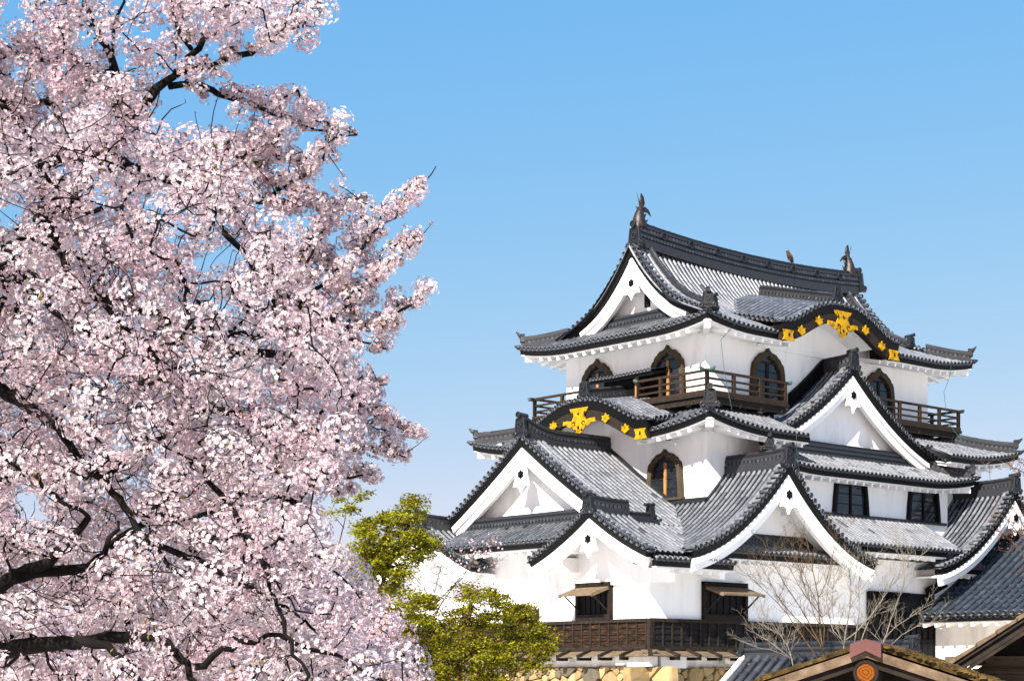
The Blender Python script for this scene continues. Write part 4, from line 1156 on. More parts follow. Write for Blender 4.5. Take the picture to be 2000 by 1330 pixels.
for sg in (-1, 1):
    m.hexa([(0, -.12, GZ - .13), (sg * .205, -.12, GZ - .13 - 205e-3 * SL - .03), (sg * .205, 6.2, GZ - .13 - 205e-3 * SL), (0, 6.2, GZ - .13), (0, -.12, GZ + .03), (sg * .205, -.12, GZ + .03 - 205e-3 * SL), (sg * .205, 6.2, GZ + .03 - 205e-3 * SL), (0, 6.2, GZ + .03)] if sg > 0 else
           [(sg * .205, -.121, GZ - .13 - 205e-3 * SL - .03), (0, -.121, GZ - .13), (0, 6.2, GZ - .13), (sg * .205, 6.2, GZ - .13 - 205e-3 * SL), (sg * .205, -.121, GZ + .028 - 205e-3 * SL), (0, -.121, GZ + .028), (0, 6.2, GZ + .028), (sg * .205, 6.2, GZ + .028 - 205e-3 * SL)])
m.build('ridge_cap', M['red_copper'], roof_g)
m = MB()
for sg in (-1, 1):
    m.sweep([(sg * x, -.03, GZ - .09 - SL * x) for x in (0.0, 1.1, 2.2, 3.3)], V3(0, 1, 0), Z3, [(0, -.13), (.06, -.13), (.06, 0), (0, 0)])
    for x in (1.35, 2.5): m.bar((sg * x, -.05, GZ - .10 - SL * x), (sg * x, -.05, GZ - .24 - SL * x), .10, .05, U)
m.build('bargeboard', M['barge_wood'], roof_g)
m = MB()
for sg in (-1, 1):
    m.sweep([(sg * x, .04, GZ - .23 - SL * x) for x in (0.0, 1.6, 3.2)], V3(0, 1, 0), Z3, [(0, -.10), (.12, -.10), (.12, 0), (0, 0)])
    m.sweep([(sg * x, .20, GZ - .12 - SL * x) for x in (0.0, 1.6, 3.2)], V3(0, 1, 0), Z3, [(0, -.06), (5.6, -.06), (5.6, 0), (0, 0)])
    m.bar((sg * 1.5, 1.0, 0), (sg * 1.5, 1.0, GZ - .70), .24, .24, U); m.bar((sg * 1.5, 4.6, 0), (sg * 1.5, 4.6, GZ - .70), .24, .24, U)
    m.bar((sg * 1.5, .1, GZ - .75), (sg * 1.5, 5.8, GZ - .75), .16, .14, U)
m.bar((-1.7, 1.0, GZ - .70), (1.7, 1.0, GZ - .70), .22, .2, Vv); m.prism([(-2.4, -.95), (2.4, -.95), (0, -.15)], V3(0, 2.2, GZ), U, Z3, Vv, .06)
m.box((-1.45, 2.6, 0), (1.45, 2.7, GZ - .75))
m.build('frame', M['dark_wood'], gate)
m = MB(); t = np.linspace(-.06, 5.6, 3); m.tube([(0, y, GZ - .425) for y in t], .165, 20); lg = m.build('ridge_log', M['dark_wood'], gate)
le = MB(); le.disc((0, 0, 0), (0, -1, 0), .122, .012, 24); lo_ = le.build('log_end', M['rings'], lg); lo_.location = (0, -.061, GZ - .425)
le = MB(); k = 24; th = np.arange(k) * 2 * math.pi / k
le.ring(np.stack([np.cos(th) * .168, np.sin(th) * .168], 1), np.stack([np.cos(th) * .130, np.sin(th) * .130], 1), V3(0, -.055, GZ - .425), U, Z3, -Vv, .025); le.build('log_bark', M['dark_wood'], lg)

sp = WP(2150, 1335, 28.0)
shed = empty('wooden_shed', (sp[0], sp[1], 0), -math.radians(14)); tag(shed, 'brown plank shed with steep bargeboards and a small grey log end', 'shed')
AZ = CAM_Z + 1.80; S2 = .66
m = MB()
for sg in (-1, 1):
    for i in range(12):
        xa, xb = i * .3, (i + 1) * .3 + .03
        m.hexa([(sg * xa, 0, AZ - S2 * xa - .05), (sg * xb, 0, AZ - S2 * xb - .05), (sg * xb, 5, AZ - S2 * xb - .05), (sg * xa, 5, AZ - S2 * xa - .05), (sg * xa, 0, AZ - S2 * xa), (sg * xb, 0, AZ - S2 * xb + .03), (sg * xb, 5, AZ - S2 * xb + .03), (sg * xa, 5, AZ - S2 * xa)])
sr = m.build('roof', M['barge_wood'], shed)
m = MB()
for sg in (-1, 1):
    m.sweep([(sg * x, 0, AZ - .05 - S2 * x) for x in (0, 1.8, 3.55)], Vv, Z3, [(.04, -.07), (.14, -.07), (.14, 0), (.04, 0)])
    m.sweep([(sg * x, 0, AZ - .12 - S2 * x) for x in (0, 1.8, 3.5)], Vv, Z3, [(.10, -.13), (.2, -.13), (.2, 0), (.10, 0)])
    m.sweep([(sg * x, 0, AZ - .26 - S2 * x) for x in (0, 1.8, 3.45)], Vv, Z3, [(.07, -.06), (.2, -.06), (.2, 0), (.07, 0)])
m.build('bargeboard', M['beam_wood'], sr)
M['shed_plank'] = simple('pale_weathered_plank', [(.3, (.05, .036, .022)), (.7, (.15, .115, .075))], .8, 5, (.4, 1, 6), bmp=.4)
w = MB(); w.prism([(-2.55, .02), (2.55, .02), (2.4, (AZ - .36) - S2 * 2.4), (0, AZ - .4), (-2.4, (AZ - .36) - S2 * 2.4)], V3(0, 1.03, 0), U, Z3, Vv, .04)
for i in range(24):
    z = .05 + i * .10
    hw_ = min(2.6, (AZ - .32 - z - .09) / S2)
    w.box((-hw_, .95, z), (hw_, 1.0 + .012 * (i % 3), z + .092))
w.build('wall', M['shed_plank'], shed)
w = MB(); w.prism([(-1.9, 1.95), (1.9, 1.95), (0, 3.15)], V3(0, .94, 0), U, Z3, Vv, .05); w.build('gable_wall', M['dark_wood'], shed)  # dark sheet over the planks stands in for shade under the eaves
m = MB(); m.bar((-2.3, .9, CAM_Z + .36), (2.5, .9, CAM_Z + .36), .16, .15, Vv); m.build('cross_beam', M['shed_plank'], shed)
m = MB(); m.tube([(-1.62, .45, CAM_Z + .39), (-1.62, 1.5, CAM_Z + .39)], .085, 14); lg = m.build('purlin_log', M['barge_wood'], shed)

# ================================================================== BIRD ON THE RIDGE
kx = math.cos(KEEP_ROT); ks = math.sin(KEEP_ROT)
def K2W(u, v, z): return V3(KEEP_LOC[0] + u * kx - v * ks, KEEP_LOC[1] + u * ks + v * kx, CAM_Z + z)
bird = empty('bird', K2W(16.9, VC, 19.72), KEEP_ROT); tag(bird, 'small brown bird of prey perched on the top roof ridge', 'bird')
M['feather'] = simple('brown_feather', [(.3, (0.0315, 0.01575, 0.0081)), (.7, (0.108, 0.054, 0.027))], .8, 14, bmp=.3)
m = MB()
m.tube([(.26, 0, -.04), (.19, 0, .04), (.08, 0, .15), (-.02, 0, .27), (-.06, 0, .36), (-.09, 0, .43), (-.10, 0, .47)], [.02, .055, .095, .105, .08, .068, .03], 10)
m.tube([(-.14, 0, .42), (-.20, 0, .40), (-.215, 0, .375)], [.026, .018, .005], 6)
bd = m.build('body', M['feather'], bird, True)
for sg in (-1, 1):
    m = MB(); m.tube([(-.02, sg * .09, .30), (.08, sg * .105, .17), (.22, sg * .06, .0), (.28, sg * .02, -.08)], [.03, .055, .035, .01], 7); m.build('wing', M['feather'], bird, True)
    m = MB(); m.tube([(.03, sg * .04, .12), (.02, sg * .04, .0)], [.03, .018], 6); m.build('leg', M['feather'], bird)
    m = MB(); m.disc((-.115, sg * .058, .44), (-.3, sg, 0), .012, .006, 8); m.build('eye', M['dark'], bird)

# ================================================================== TREES
def leaf_mat(name, stops, trans=.35, rough=.6, scale=0, amount=0):
    m = bpy.data.materials.new(name); m.use_nodes = True
    n, l = m.node_tree.nodes, m.node_tree.links
    b = n['Principled BSDF']; out = n['Material Output']
    a = n.new('ShaderNodeAttribute'); a.attribute_name = 'tv'
    r = ramp(n, l, a.outputs['Fac'], stops)
    l.new(r.outputs[0], b.inputs['Base Color']); b.inputs['Roughness'].default_value = rough; b.inputs['Specular IOR Level'].default_value = .08
    tr = n.new('ShaderNodeBsdfTranslucent'); l.new(r.outputs[0], tr.inputs[0])
    mx = n.new('ShaderNodeMixShader'); mx.inputs[0].default_value = trans
    l.new(b.outputs[0], mx.inputs[1]); l.new(tr.outputs[0], mx.inputs[2]); l.new(mx.outputs[0], out.inputs[0])
    return m
M['blossom'] = leaf_mat('cherry_blossom', [(0, (.12, .016, .03)), (.10, (.27, .06, .09)), (.25, (.49, .33, .365)), (.6, (.60, .485, .50)), (1, (.69, .615, .62))], .42)
M['bark'] = simple('dark_cherry_bark', [(.3, (.002, .0015, .0015)), (.55, (.006, .0045, .004)), (.72, (.014, .011, .007)), (.9, (.03, .032, .012))], .9, 6, bmp=.5, bdist=.02)
M['young_leaf'] = leaf_mat('bronze_young_leaf', [(0, (0.06, 0.021, 0.009)), (.5, (0.12, 0.072, 0.012)), (1, (0.132, 0.144, 0.018))], .35)
M['maple_leaf'] = leaf_mat('maple_leaf', [(0, (0.0973, 0.03405, 0.005838)), (.3, (0.0973, 0.0827, 0.005838)), (.6, (0.214, 0.214, 0.009729)), (1, (0.3503, 0.3503, 0.01946))], .45)
M['pale_bark'] = simple('pale_grey_bark', [(.3, (0.096, 0.078, 0.06)), (.7, (0.228, 0.204, 0.162))], .9, 7, bmp=.3)
M['brown_bark'] = simple('brown_shrub_bark', [(.3, (0.04125, 0.02475, 0.0121)), (.7, (0.1155, 0.077, 0.0385))], .9, 7, bmp=.3)
M['red_bud'] = leaf_mat('red_bud', [(0, (.10, .025, .022)), (1, (.26, .10, .09))], .3)

def rot_frames(N):
    """orthonormal frames with a random spin around each normal"""
    N = N / (np.linalg.norm(N, axis=1)[:, None] + 1e-9)
    ref = np.where(np.abs(N[:, 2:3]) < .9, np.array([[0, 0, 1.0]]), np.array([[1.0, 0, 0]]))
    X = np.cross(ref, N); X /= np.linalg.norm(X, axis=1)[:, None] + 1e-9
    Y = np.cross(N, X)
    a = rng.random(len(N)) * 2 * math.pi
    return X * np.cos(a)[:, None] + Y * np.sin(a)[:, None], -X * np.sin(a)[:, None] + Y * np.cos(a)[:, None], N

def add_flowers(mb, C, N, rad, tone):
    X, Y, N = rot_frames(N)
    tv, tf, ta = [], [], []
    for i in range(5):
        a = i * 2 * math.pi / 5
        q = [(0, 0, 0)] + [(.74 * math.cos(a - .56), .74 * math.sin(a - .56), .22), (1.03 * math.cos(a), 1.03 * math.sin(a), .30), (.74 * math.cos(a + .56), .74 * math.sin(a + .56), .22)]
        tf.append([len(tv), len(tv) + 1, len(tv) + 2, len(tv) + 3]); tv += q; ta += [-.12, 0, .0, 0]
    cf = []
    for i in range(5):
        a = (i + .5) * 2 * math.pi / 5
        cf.append(len(tv)); tv.append((.20 * math.cos(a), .20 * math.sin(a), .14)); ta.append(-.52)
    tv = np.array(tv); ta = np.array(ta); n, k = len(C), len(tv)
    R = np.broadcast_to(np.asarray(rad, float), (n,))[:, None, None]
    v = C[:, None] + R * (X[:, None] * tv[None, :, :1] + Y[:, None] * tv[None, :, 1:2] + N[:, None] * tv[None, :, 2:3])
    off = (np.arange(n) * k)[:, None, None]
    a = np.clip(tone[:, None] + ta[None], 0.02, 1)
    mb.add(v.reshape(-1, 3), [(np.array(tf)[None] + off).reshape(-1, 4), (np.array([cf])[None] + off).reshape(-1, 5)], a.ravel())

def add_leaves(mb, C, N, ln, wd, tone, fold=.18):
    X, Y, N = rot_frames(N)
    tv = np.array([(0, 0, 0), (.5, -.5, fold), (1, 0, -.05), (.5, .5, fold)])
    n = len(C); ln = np.broadcast_to(ln, (n,)); wd = np.broadcast_to(wd, (n,))
    v = C[:, None] + X[:, None] * (tv[None, :, :1] * ln[:, None, None]) + Y[:, None] * (tv[None, :, 1:2] * wd[:, None, None]) + N[:, None] * (tv[None, :, 2:3] * wd[:, None, None])
    f = (np.array([[0, 1, 2], [0, 2, 3]])[None] + (np.arange(n) * 4)[:, None, None]).reshape(-1, 3)
    mb.add(v.reshape(-1, 3), f, np.repeat(np.clip(tone, 0, 1), 4))

def inside(poly, p):
    poly = np.asarray(poly, float); x, y = p[:, 0], p[:, 1]; r = np.zeros(len(p), bool)
    j = len(poly) - 1
    for i in range(len(poly)):
        c = ((poly[i, 1] > y) != (poly[j, 1] > y)) & (x < (poly[j, 0] - poly[i, 0]) * (y - poly[i, 1]) / (poly[j, 1] - poly[i, 1] + 1e-9) + poly[i, 0])
        r ^= c; j = i
    return r

def bent(a, b, k, amt):
    t = np.linspace(0, 1, k)[:, None]
    L = np.linalg.norm(b - a)
    m1 = (rng.random(3) - .5) * L * amt; m2 = (rng.random(3) - .5) * L * amt
    return a + (b - a) * t + m1 * np.sin(t * math.pi) + m2 * np.sin(t * 2 * math.pi) * .5

def grow(mb, nodes, targets, r_tip, power, rmax, k=5, amt=.35, bias=None):
    """joins every target to the nearest part of the growing branch net; thickness follows what a branch carries"""
    nodes = np.asarray(nodes); T = np.asarray(targets); n0 = len(nodes); n = len(T)
    par = np.full(n, -1); dist = np.full(n, 1e9); done = np.zeros(n, bool); hops = np.zeros(n)
    for i in range(0, n0, 400):
        d = np.linalg.norm(T[:, None] - nodes[None, i:i + 400], axis=2)
        j = d.argmin(1); dd = d[np.arange(n), j]; up = dd < dist
        dist[up] = dd[up]; par[up] = i + j[up]
    order = []
    D = dist.copy()
    for _ in range(n):
        D2 = np.where(done, 1e9, D); i = int(D2.argmin()); done[i] = True; order.append(i)
        d = np.linalg.norm(T - T[i], axis=1) * 1.06 + .02
        up = (~done) & (d < D); D[up] = d[up]; par[up] = n0 + i
    cnt = np.ones(n)
    for i in order[::-1]:
        if par[i] >= n0: cnt[par[i] - n0] += cnt[i]
    for i in order:
        a = nodes[par[i]] if par[i] < n0 else T[par[i] - n0]
        r1 = min(rmax, r_tip * cnt[i] ** power); r0 = min(rmax, r_tip * (cnt[i] + 1) ** power)
        mb.tube(bent(a, T[i], k, amt), np.linspace(r0, r1, k), 5, cap=False)

def limb(mb, pts, d0, d1, r0, r1, jit=.06, k=8):
    """a limb through picture points at depths d0..d1; radii in metres; returns points along it"""
    pts = np.asarray(pts, float); L = np.concatenate([[0], np.cumsum(np.linalg.norm(np.diff(pts, axis=0), axis=1))])
    n = max(4, int(L[-1] / 22)); t = np.linspace(0, L[-1], n)
    q = np.stack([np.interp(t, L, pts[:, 0]), np.interp(t, L, pts[:, 1])], 1)
    if n > 6:
        for _ in range(2): q[1:-1] = (q[:-2] + 2 * q[1:-1] + q[2:]) / 4
    dep = np.linspace(d0, d1, n)
    P = np.array([WP(a, b2, c) for (a, b2), c in zip(q, dep)]) + (rng.random((n, 3)) - .5) * jit
    rr = np.linspace(r0, r1, n) * (1 + (rng.random(n) - .5) * .18)
    mb.tube(P, rr, k)
    return P

# ---- the large cherry
ch = empty('cherry_tree', tuple(WP(-420, 1335, 15.0) * V3(1, 1, 0))); tag(ch, 'large cherry tree covered in pale pink blossom with dark mossy limbs', 'tree')
coff = np.array(ch.location)
br = MB()
trunk_top = WP(-420, 1000, 15.0)
tp = [(-420, 1760, 15), (-425, 1500, 15), (-410, 1250, 15), (-400, 1000, 15), (-380, 700, 15), (-340, 400, 15.2), (-300, 100, 15.4)]
TP = np.array([WP(*p) for p in tp]); br.tube(TP, [.52, .42, .36, .30, .24, .18, .12], 14)
LIMBS = [
 ([(-400, 640), (-150, 650), (0, 748), (90, 822), (150, 880), (205, 940), (250, 1000), (300, 1060), (345, 1120)], 14.6, 13.4, .075, .016),
 ([(-410, 1230), (-200, 1220), (-60, 1180), (0, 1140), (60, 1112), (110, 1085), (150, 1050), (175, 1010)], 14.6, 13.0, .125, .022),
 ([(20, 1132), (100, 1118), (190, 1097), (215, 1060), (240, 1010)], 13.3, 13.6, .055, .012),
 ([(-410, 1330), (-200, 1330), (-60, 1290), (0, 1276), (120, 1252), (200, 1242), (290, 1235), (335, 1262), (375, 1310), (400, 1360)], 14.4, 12.6, .105, .018),
 ([(150, 1250), (240, 1275), (280, 1320), (300, 1380)], 12.8, 12.6, .034, .014),
 ([(-340, 330), (-150, 120), (0, 195), (30, 235), (55, 272), (80, 330), (85, 400), (80, 470)], 15.2, 14.0, .065, .022),
 ([(85, 400), (115, 405), (150, 410), (205, 408)], 14.0, 13.8, .04, .018),
 ([(-20, 545), (25, 535), (60, 540)], 13.9, 13.8, .09, .03),
 ([(-60, 940), (0, 936), (50, 932), (100, 920)], 14.2, 14.2, .06, .025),
 ([(80, 430), (110, 470), (130, 540), (160, 570), (180, 590)], 14, 13.6, .05, .02),
 ([(220, 330), (232, 250), (225, 160), (218, 120), (200, 70), (185, 45), (150, -30)], 14.6, 15.0, .045, .022),
 ([(200, 72), (165, 40), (120, -5), (100, -40)], 14.9, 15.0, .022, .012),
 ([(222, 130), (226, 70), (240, -20)], 14.8, 14.9, .018, .008),
 ([(200, 330), (240, 250), (265, 215), (300, 182), (345, 150), (385, 95), (430, 50), (460, 5), (480, -40)], 14.4, 15.2, .05, .014),
 ([(345, 150), (400, 128), (480, 105), (530, 85), (575, 60), (610, 25), (640, -10)], 14.8, 15.4, .032, .008),
 ([(335, 163), (400, 172), (440, 186), (500, 206), (560, 236), (640, 252), (690, 266)], 14.8, 15.6, .028, .007),
 ([(370, 95), (350, 60), (345, 20), (330, -20)], 15, 15, .02, .008),
 ([(330, 720), (290, 690), (250, 640), (180, 590), (200, 520), (230, 470), (280, 430)], 13.8, 14.2, .03, .012),
 ([(205, 940), (280, 880), (350, 830), (420, 800), (500, 790)], 13.8, 14.6, .026, .010),
 ([(60, 330), (150, 300), (240, 310), (320, 350), (400, 385), (520, 395), (580, 360), (620, 320), (650, 275), (660, 250)], 14.0, 15.2, .05, .007),
 ([(520, 395), (600, 405), (680, 405), (712, 392)], 15.0, 15.5, .02, .006),
 ([(460, 395), (500, 360), (520, 300), (540, 250)], 14.9, 15.4, .016, .006),
 ([(120, 560), (180, 575), (250, 600), (330, 620), (400, 645), (480, 660), (550, 640), (640, 545), (700, 492), (760, 432), (800, 388), (822, 362), (855, 321)], 13.8, 15.2, .036, .004),
 ([(430, 445), (470, 490), (505, 530), (530, 570), (535, 620), (530, 650)], 14.2, 14.4, .026, .014),
 ([(600, 650), (632, 635), (690, 580), (740, 540), (780, 510), (818, 462)], 14.4, 15.1, .03, .006),
 ([(560, 640), (640, 642), (740, 640), (780, 615), (810, 590), (840, 560)], 14.4, 15.0, .032, .005),
 ([(640, 645), (700, 672), (750, 682)], 14.4, 14.8, .014, .005),
 ([(560, 590), (590, 520), (620, 480), (635, 440), (645, 410)], 14.4, 15.0, .016, .004),
 ([(440, 680), (520, 690), (600, 715), (640, 730), (670, 760), (700, 790), (740, 812), (800, 845), (830, 847)], 14.0, 15.0, .04, .005),
 ([(420, 800), (520, 830), (620, 850), (700, 872), (760, 882), (795, 890)], 14.0, 14.8, .034, .006),
 ([(670, 750), (710, 745), (755, 748)], 14.7, 14.9, .012, .005),
 ([(500, 840), (560, 890), (640, 930), (690, 930), (735, 936)], 14.2, 14.8, .026, .006),
 ([(560, 890), (620, 940), (650, 960), (690, 962)], 14.3, 14.8, .016, .005),
 ([(300, 1060), (340, 1072), (400, 1100), (440, 1130), (520, 1170), (600, 1215), (650, 1260)], 13.4, 13.4, .026, .008),
 ([(375, 1310), (450, 1260), (520, 1240), (600, 1260), (680, 1290), (760, 1330)], 12.7, 13.2, .026, .009),
 ([(250, 1000), (330, 1010), (430, 1000), (500, 1040), (580, 1060), (650, 1110), (700, 1160)], 13.5, 14.0, .022, .007),
 ([(400, 930), (450, 980), (490, 1060), (540, 1170), (560, 1240), (590, 1300), (610, 1360)], 13.2, 12.4, .022, .012),
 ([(215, 1060), (280, 1020), (340, 960), (380, 900), (400, 850)], 13.6, 14.2, .03, .014),
 ([(480, 1070), (520, 1110), (545, 1150), (580, 1190)], 12.9, 12.7, .010, .006),
 ([(60, 560), (120, 620), (190, 660), (260, 700), (330, 720), (420, 740)], 13.6, 13.9, .026, .010),
]
nodes = []
for p, d0, d1, r0, r1 in LIMBS:
    nodes.append(limb(br, p, d0, d1, r0, r1))
NODES = np.vstack(nodes)

MAIN = [(-180, 250), (100, 235), (240, 235), (330, 275), (440, 285), (455, 330), (470, 395), (530, 425), (560, 480), (600, 560), (640, 635), (690, 660), (680, 720), (715, 765), (700, 800), (690, 850), (670, 910), (630, 960), (605, 1005), (645, 1060), (690, 1110), (735, 1180), (780, 1230), (825, 1320), (850, 1420), (-180, 1420)]
HOLES = [(200, 392, 34), (295, 398, 26), (345, 452, 34), (430, 505, 44), (375, 515, 22), (300, 655, 16), (15, 412, 36), (60, 985, 46), (15, 845, 24), (225, 870, 18), (90, 1010, 20), (395, 560, 20), (355, 1085, 14), (245, 1120, 14), (500, 410, 26), (445, 600, 26), (30, 300, 16), (470, 650, 14), (270, 955, 16), (620, 830, 14)]
UP = [((-60, 90), 95), ((40, 100), 60), ((95, 95), 50), ((60, 30), 26), ((130, 150), 60), ((180, 170), 55), ((30, 170), 45), ((120, 60), 55), ((200, 120), 34), ((215, 30), 40), ((265, 15), 40), ((160, 10), 46), ((240, 200), 60), ((280, 130), 26), ((310, 110), 34), ((260, 90), 20), ((330, 30), 40), ((390, 30), 58), ((440, 15), 50), ((430, 70), 38), ((380, 130), 20), ((200, 225), 60), ((100, 215), 60), ((30, 250), 60), ((-40, 200), 90), ((-80, 0), 80), ((355, 85), 40), ((470, 40), 30), ((545, 30), 42), ((590, 25), 36), ((600, 60), 30), ((520, 75), 30), ((560, 65), 30), ((620, 0), 30), ((500, 0), 24), ((540, -10), 30), ((270, 190), 40)]
SLEEVE = {14: 30, 15: 30, 19: 30, 20: 26, 21: 34, 22: 30, 24: 34, 25: 34, 26: 18, 27: 30, 28: 34, 29: 36, 30: 26, 31: 26, 32: 22}
cl, cr = [], []
def put(p, dep, r): cl.append(WP(p[0], p[1], dep)); cr.append(r)
hol = np.array(HOLES, float)
def free(p, grow_=0):
    return not np.any(np.hypot(hol[:, 0] - p[0], hol[:, 1] - p[1]) < hol[:, 2] * .72 + 14 + grow_)
SHOW = [(0, 10, 8), (1, 12, 18), (2, 6, 8), (3, 12, 14), (23, 2, 4)]
SEGS = []
for i_, _, w_ in SHOW:
    q_ = np.array(LIMBS[i_][0], float)
    for a_, b2 in zip(q_[:-1], q_[1:]): SEGS.append((a_, b2, w_))
def near_limb(p):
    for a_, b2, w_ in SEGS:
        t = np.clip(np.dot(p - a_, b2 - a_) / (np.dot(b2 - a_, b2 - a_) + 1e-9), 0, 1)
        if np.hypot(*(p - a_ - (b2 - a_) * t)) < w_ + 14: return True
    return False
def scatter(n_try, spacing, dlo, dhi, rlo, rhi, keep_p=1.0):
    pts = []
    cand = rng.random((n_try, 2)) * V3(1030, 1170)[:2] + np.array([-180, 240])
    cand = cand[inside(MAIN, cand)]
    for p in cand:
        if not free(p): continue
        if pts and np.min(np.hypot(*(np.array(pts) - p).T)) < spacing: continue
        pts.append(p)
        if rng.random() > keep_p: continue
        dd = dlo + (dhi - dlo) * rng.random()
        if dd < 14.2 and near_limb(p) and rng.random() < .80: continue
        put(p, dd, rlo + (rhi - rlo) * rng.random())
scatter(7000, 22, 14.8, 17.0, .10, .15)
scatter(5000, 33, 13.4, 14.8, .08, .14)
scatter(5000, 44, 12.3, 13.3, .10, .15, .92)
for (x, y), rad in UP:
    k = max(2, int(rad * rad / 330))
    for i in range(k):
        a = rng.random() * 6.283; q = rad * math.sqrt(rng.random()) * .85
        put((x + q * math.cos(a), y + q * math.sin(a)), 14.2 + 1.4 * rng.random(), .075 + .05 * rng.random())
BLOBS = [(470, 270, 55), (530, 270, 50), (500, 310, 40), (560, 330, 40), (600, 340, 40), (640, 300, 30), (655, 268, 22), (560, 205, 42), (610, 225, 38), (655, 243, 24), (505, 182, 24), (545, 190, 26), (440, 275, 34), (560, 385, 38), (610, 392, 34), (660, 388, 28), (700, 390, 18),
 (600, 475, 42), (630, 445, 26), (642, 420, 14), (560, 540, 55), (625, 530, 42), (685, 470, 36), (720, 445, 32), (760, 415, 28), (795, 386, 22), (812, 370, 12), (700, 545, 42), (750, 510, 34), (790, 486, 26), (810, 468, 14), (740, 622, 38), (780, 600, 30), (812, 580, 22), (834, 565, 11), (700, 602, 42), (690, 650, 36), (745, 677, 16), (660, 572, 44),
 (700, 772, 38), (740, 758, 20), (722, 802, 34), (762, 826, 28), (798, 842, 18), (700, 852, 38), (750, 876, 26), (784, 886, 18), (700, 922, 28), (728, 932, 14), (680, 956, 18), (660, 705, 34)]
for x, y, rad in BLOBS:
    for i in range(max(2, int(rad * rad / 190))):
        a = rng.random() * 6.283; q = rad * math.sqrt(rng.random()) * .88
        put((x + q * math.cos(a), y + q * math.sin(a) - 3), 14.5 + 1.0 * rng.random(), .045 + .045 * rng.random())
for i, wdt in SLEEVE.items():
    P, d0, d1, _, _ = LIMBS[i]
    P = np.array(P, float); L = np.concatenate([[0], np.cumsum(np.linalg.norm(np.diff(P, axis=0), axis=1))])
    end = L[-1] - (46 if i == 22 else 8 if i in (24, 25, 28) else 0)
    start = {22: L[-1] * .50, 19: L[-1] * .45, 28: L[-1] * .3, 29: L[-1] * .3}.get(i, L[-1] * .12)
    k = int((end - start) / 7)
    for t in np.linspace(start, end, k):
        x, y = np.interp(t, L, P[:, 0]), np.interp(t, L, P[:, 1])
        tp_ = 1 - .82 * ((t - start) / (end - start)) ** 1.1
        if math.sin(t * .11 + i * 2.1) > .80: continue
        puff = .65 + .55 * math.sin(t * .17 + i) ** 2
        a = rng.random() * 6.283; q = wdt * tp_ * puff * rng.random() ** .6 * 1.15
        put((x + q * math.cos(a) - 2, y + q * math.sin(a) * .9 - 5), d0 + (d1 - d0) * t / L[-1] + (rng.random() - .5) * .4, (.030 + .062 * rng.random() ** 1.6) * (.45 + .55 * tp_))
# the crown goes on beyond the picture, upward and to the left, and shades what is below
VIS = len(cl)
while len(cl) < VIS + 620:
    p = np.array([-1000 + 1500 * rng.random(), -900 + 1900 * rng.random()])
    if p[0] > -70 and p[1] > -70: continue
    if math.hypot((p[0] + 420) / 900, (p[1] - 300) / 1200) > 1: continue
    put(p, 11.2 + 4.6 * rng.random(), .12 + .08 * rng.random())
cl = np.array(cl); cr = np.array(cr)
grow(br, np.vstack([NODES, TP]), cl, .0036, .40, .028, 5, .26)
BUDS = []
# bare twigs with buds standing out of the crown
for p in (([(700, 480), (690, 455), (683, 425)], 15), ([(640, 500), (628, 488), (622, 482)], 15), ([(820, 468), (832, 450), (843, 438)], 15), ([(790, 885), (815, 870), (830, 855)], 14.9), ([(735, 740), (728, 725), (722, 716)], 14.8), ([(700, 745), (712, 728), (722, 718)], 14.8), ([(650, 410), (660, 395), (668, 385)], 15), ([(640, 300), (660, 330), (672, 345)], 15)):
    BUDS.append(limb(br, p[0], p[1], p[1], .0045, .0022, .0, 5))
for i in range(45):
    a = NODES[rng.integers(len(NODES) * 5 // 10)]; d = unit(V3(rng.normal(), rng.normal() * .5, abs(rng.normal()) * .8 + .1)); L_ = .10 + .22 * rng.random()
    br.tube(bent(a, a + d * L_, 5, .4), np.linspace(.007, .003, 5), 4, cap=False)
front = np.where((cl[:VIS, 1] < 14.2))[0]
for i in range(900):       # fine dark twigs among the blossom
    a = cl[front[rng.integers(len(front))]]; d = unit(V3(rng.normal(), rng.normal() * .35 - .25, rng.normal() * .7 + .35)); L_ = .16 + .36 * rng.random()
    if a[0] + d[0] * L_ > WP(560, 0, 13.5)[0]: continue
    br.tube(bent(a, a + d * L_, 6, .45), np.linspace(.0052, .0022, 6), 4, cap=False)
br.V = [v - coff for v in br.V]
br.build('trunk', M['bark'], ch, True)
fl = MB(); lv = MB()
cnt = np.maximum(6, np.where(np.arange(len(cl)) < VIS, 1.0, .34) * (22 + 4800 * cr ** 2)).astype(int)
idx = np.repeat(np.arange(len(cl)), cnt)
Nn = rng.normal(size=(len(idx), 3)); Nn /= np.linalg.norm(Nn, axis=1)[:, None]
rr = cr[idx] * (.86 + .17 * rng.random(len(idx)))
sq = np.array([1.15, 1.15, .9])
Cp = cl[idx] + Nn * rr[:, None] * sq + (rng.random((len(idx), 3)) - .5) * .03
tone = np.clip(.66 + .09 * rng.normal(size=len(idx)) + np.repeat(.13 * rng.normal(size=len(cl)), cnt), .32, 1)
add_flowers(fl, Cp - coff, Nn + rng.normal(size=Nn.shape) * .17, .0152 + .0042 * rng.random(len(idx)), tone)
bp = np.vstack([np.repeat(q[-1:], 6, 0) for q in BUDS] + [q[1:] for q in BUDS]); bp = bp + rng.normal(size=bp.shape) * .014
add_flowers(fl, bp - coff, rng.normal(size=bp.shape), .013, np.clip(rng.normal(.42, .15, len(bp)), .12, 1))
fl.build('crown', M['blossom'], ch)
pick = rng.random(len(cl)) < .40
q = np.repeat(cl[pick], 7, 0); Nn = rng.normal(size=q.shape) + V3(0, -.5, .3)
add_leaves(lv, q + Nn * np.repeat(cr[pick], 7)[:, None] * .45 - coff, Nn, .045, .020, np.clip(rng.normal(.45, .3, len(q)), 0, 1))
lv.build('young_leaves', M['young_leaf'], ch)
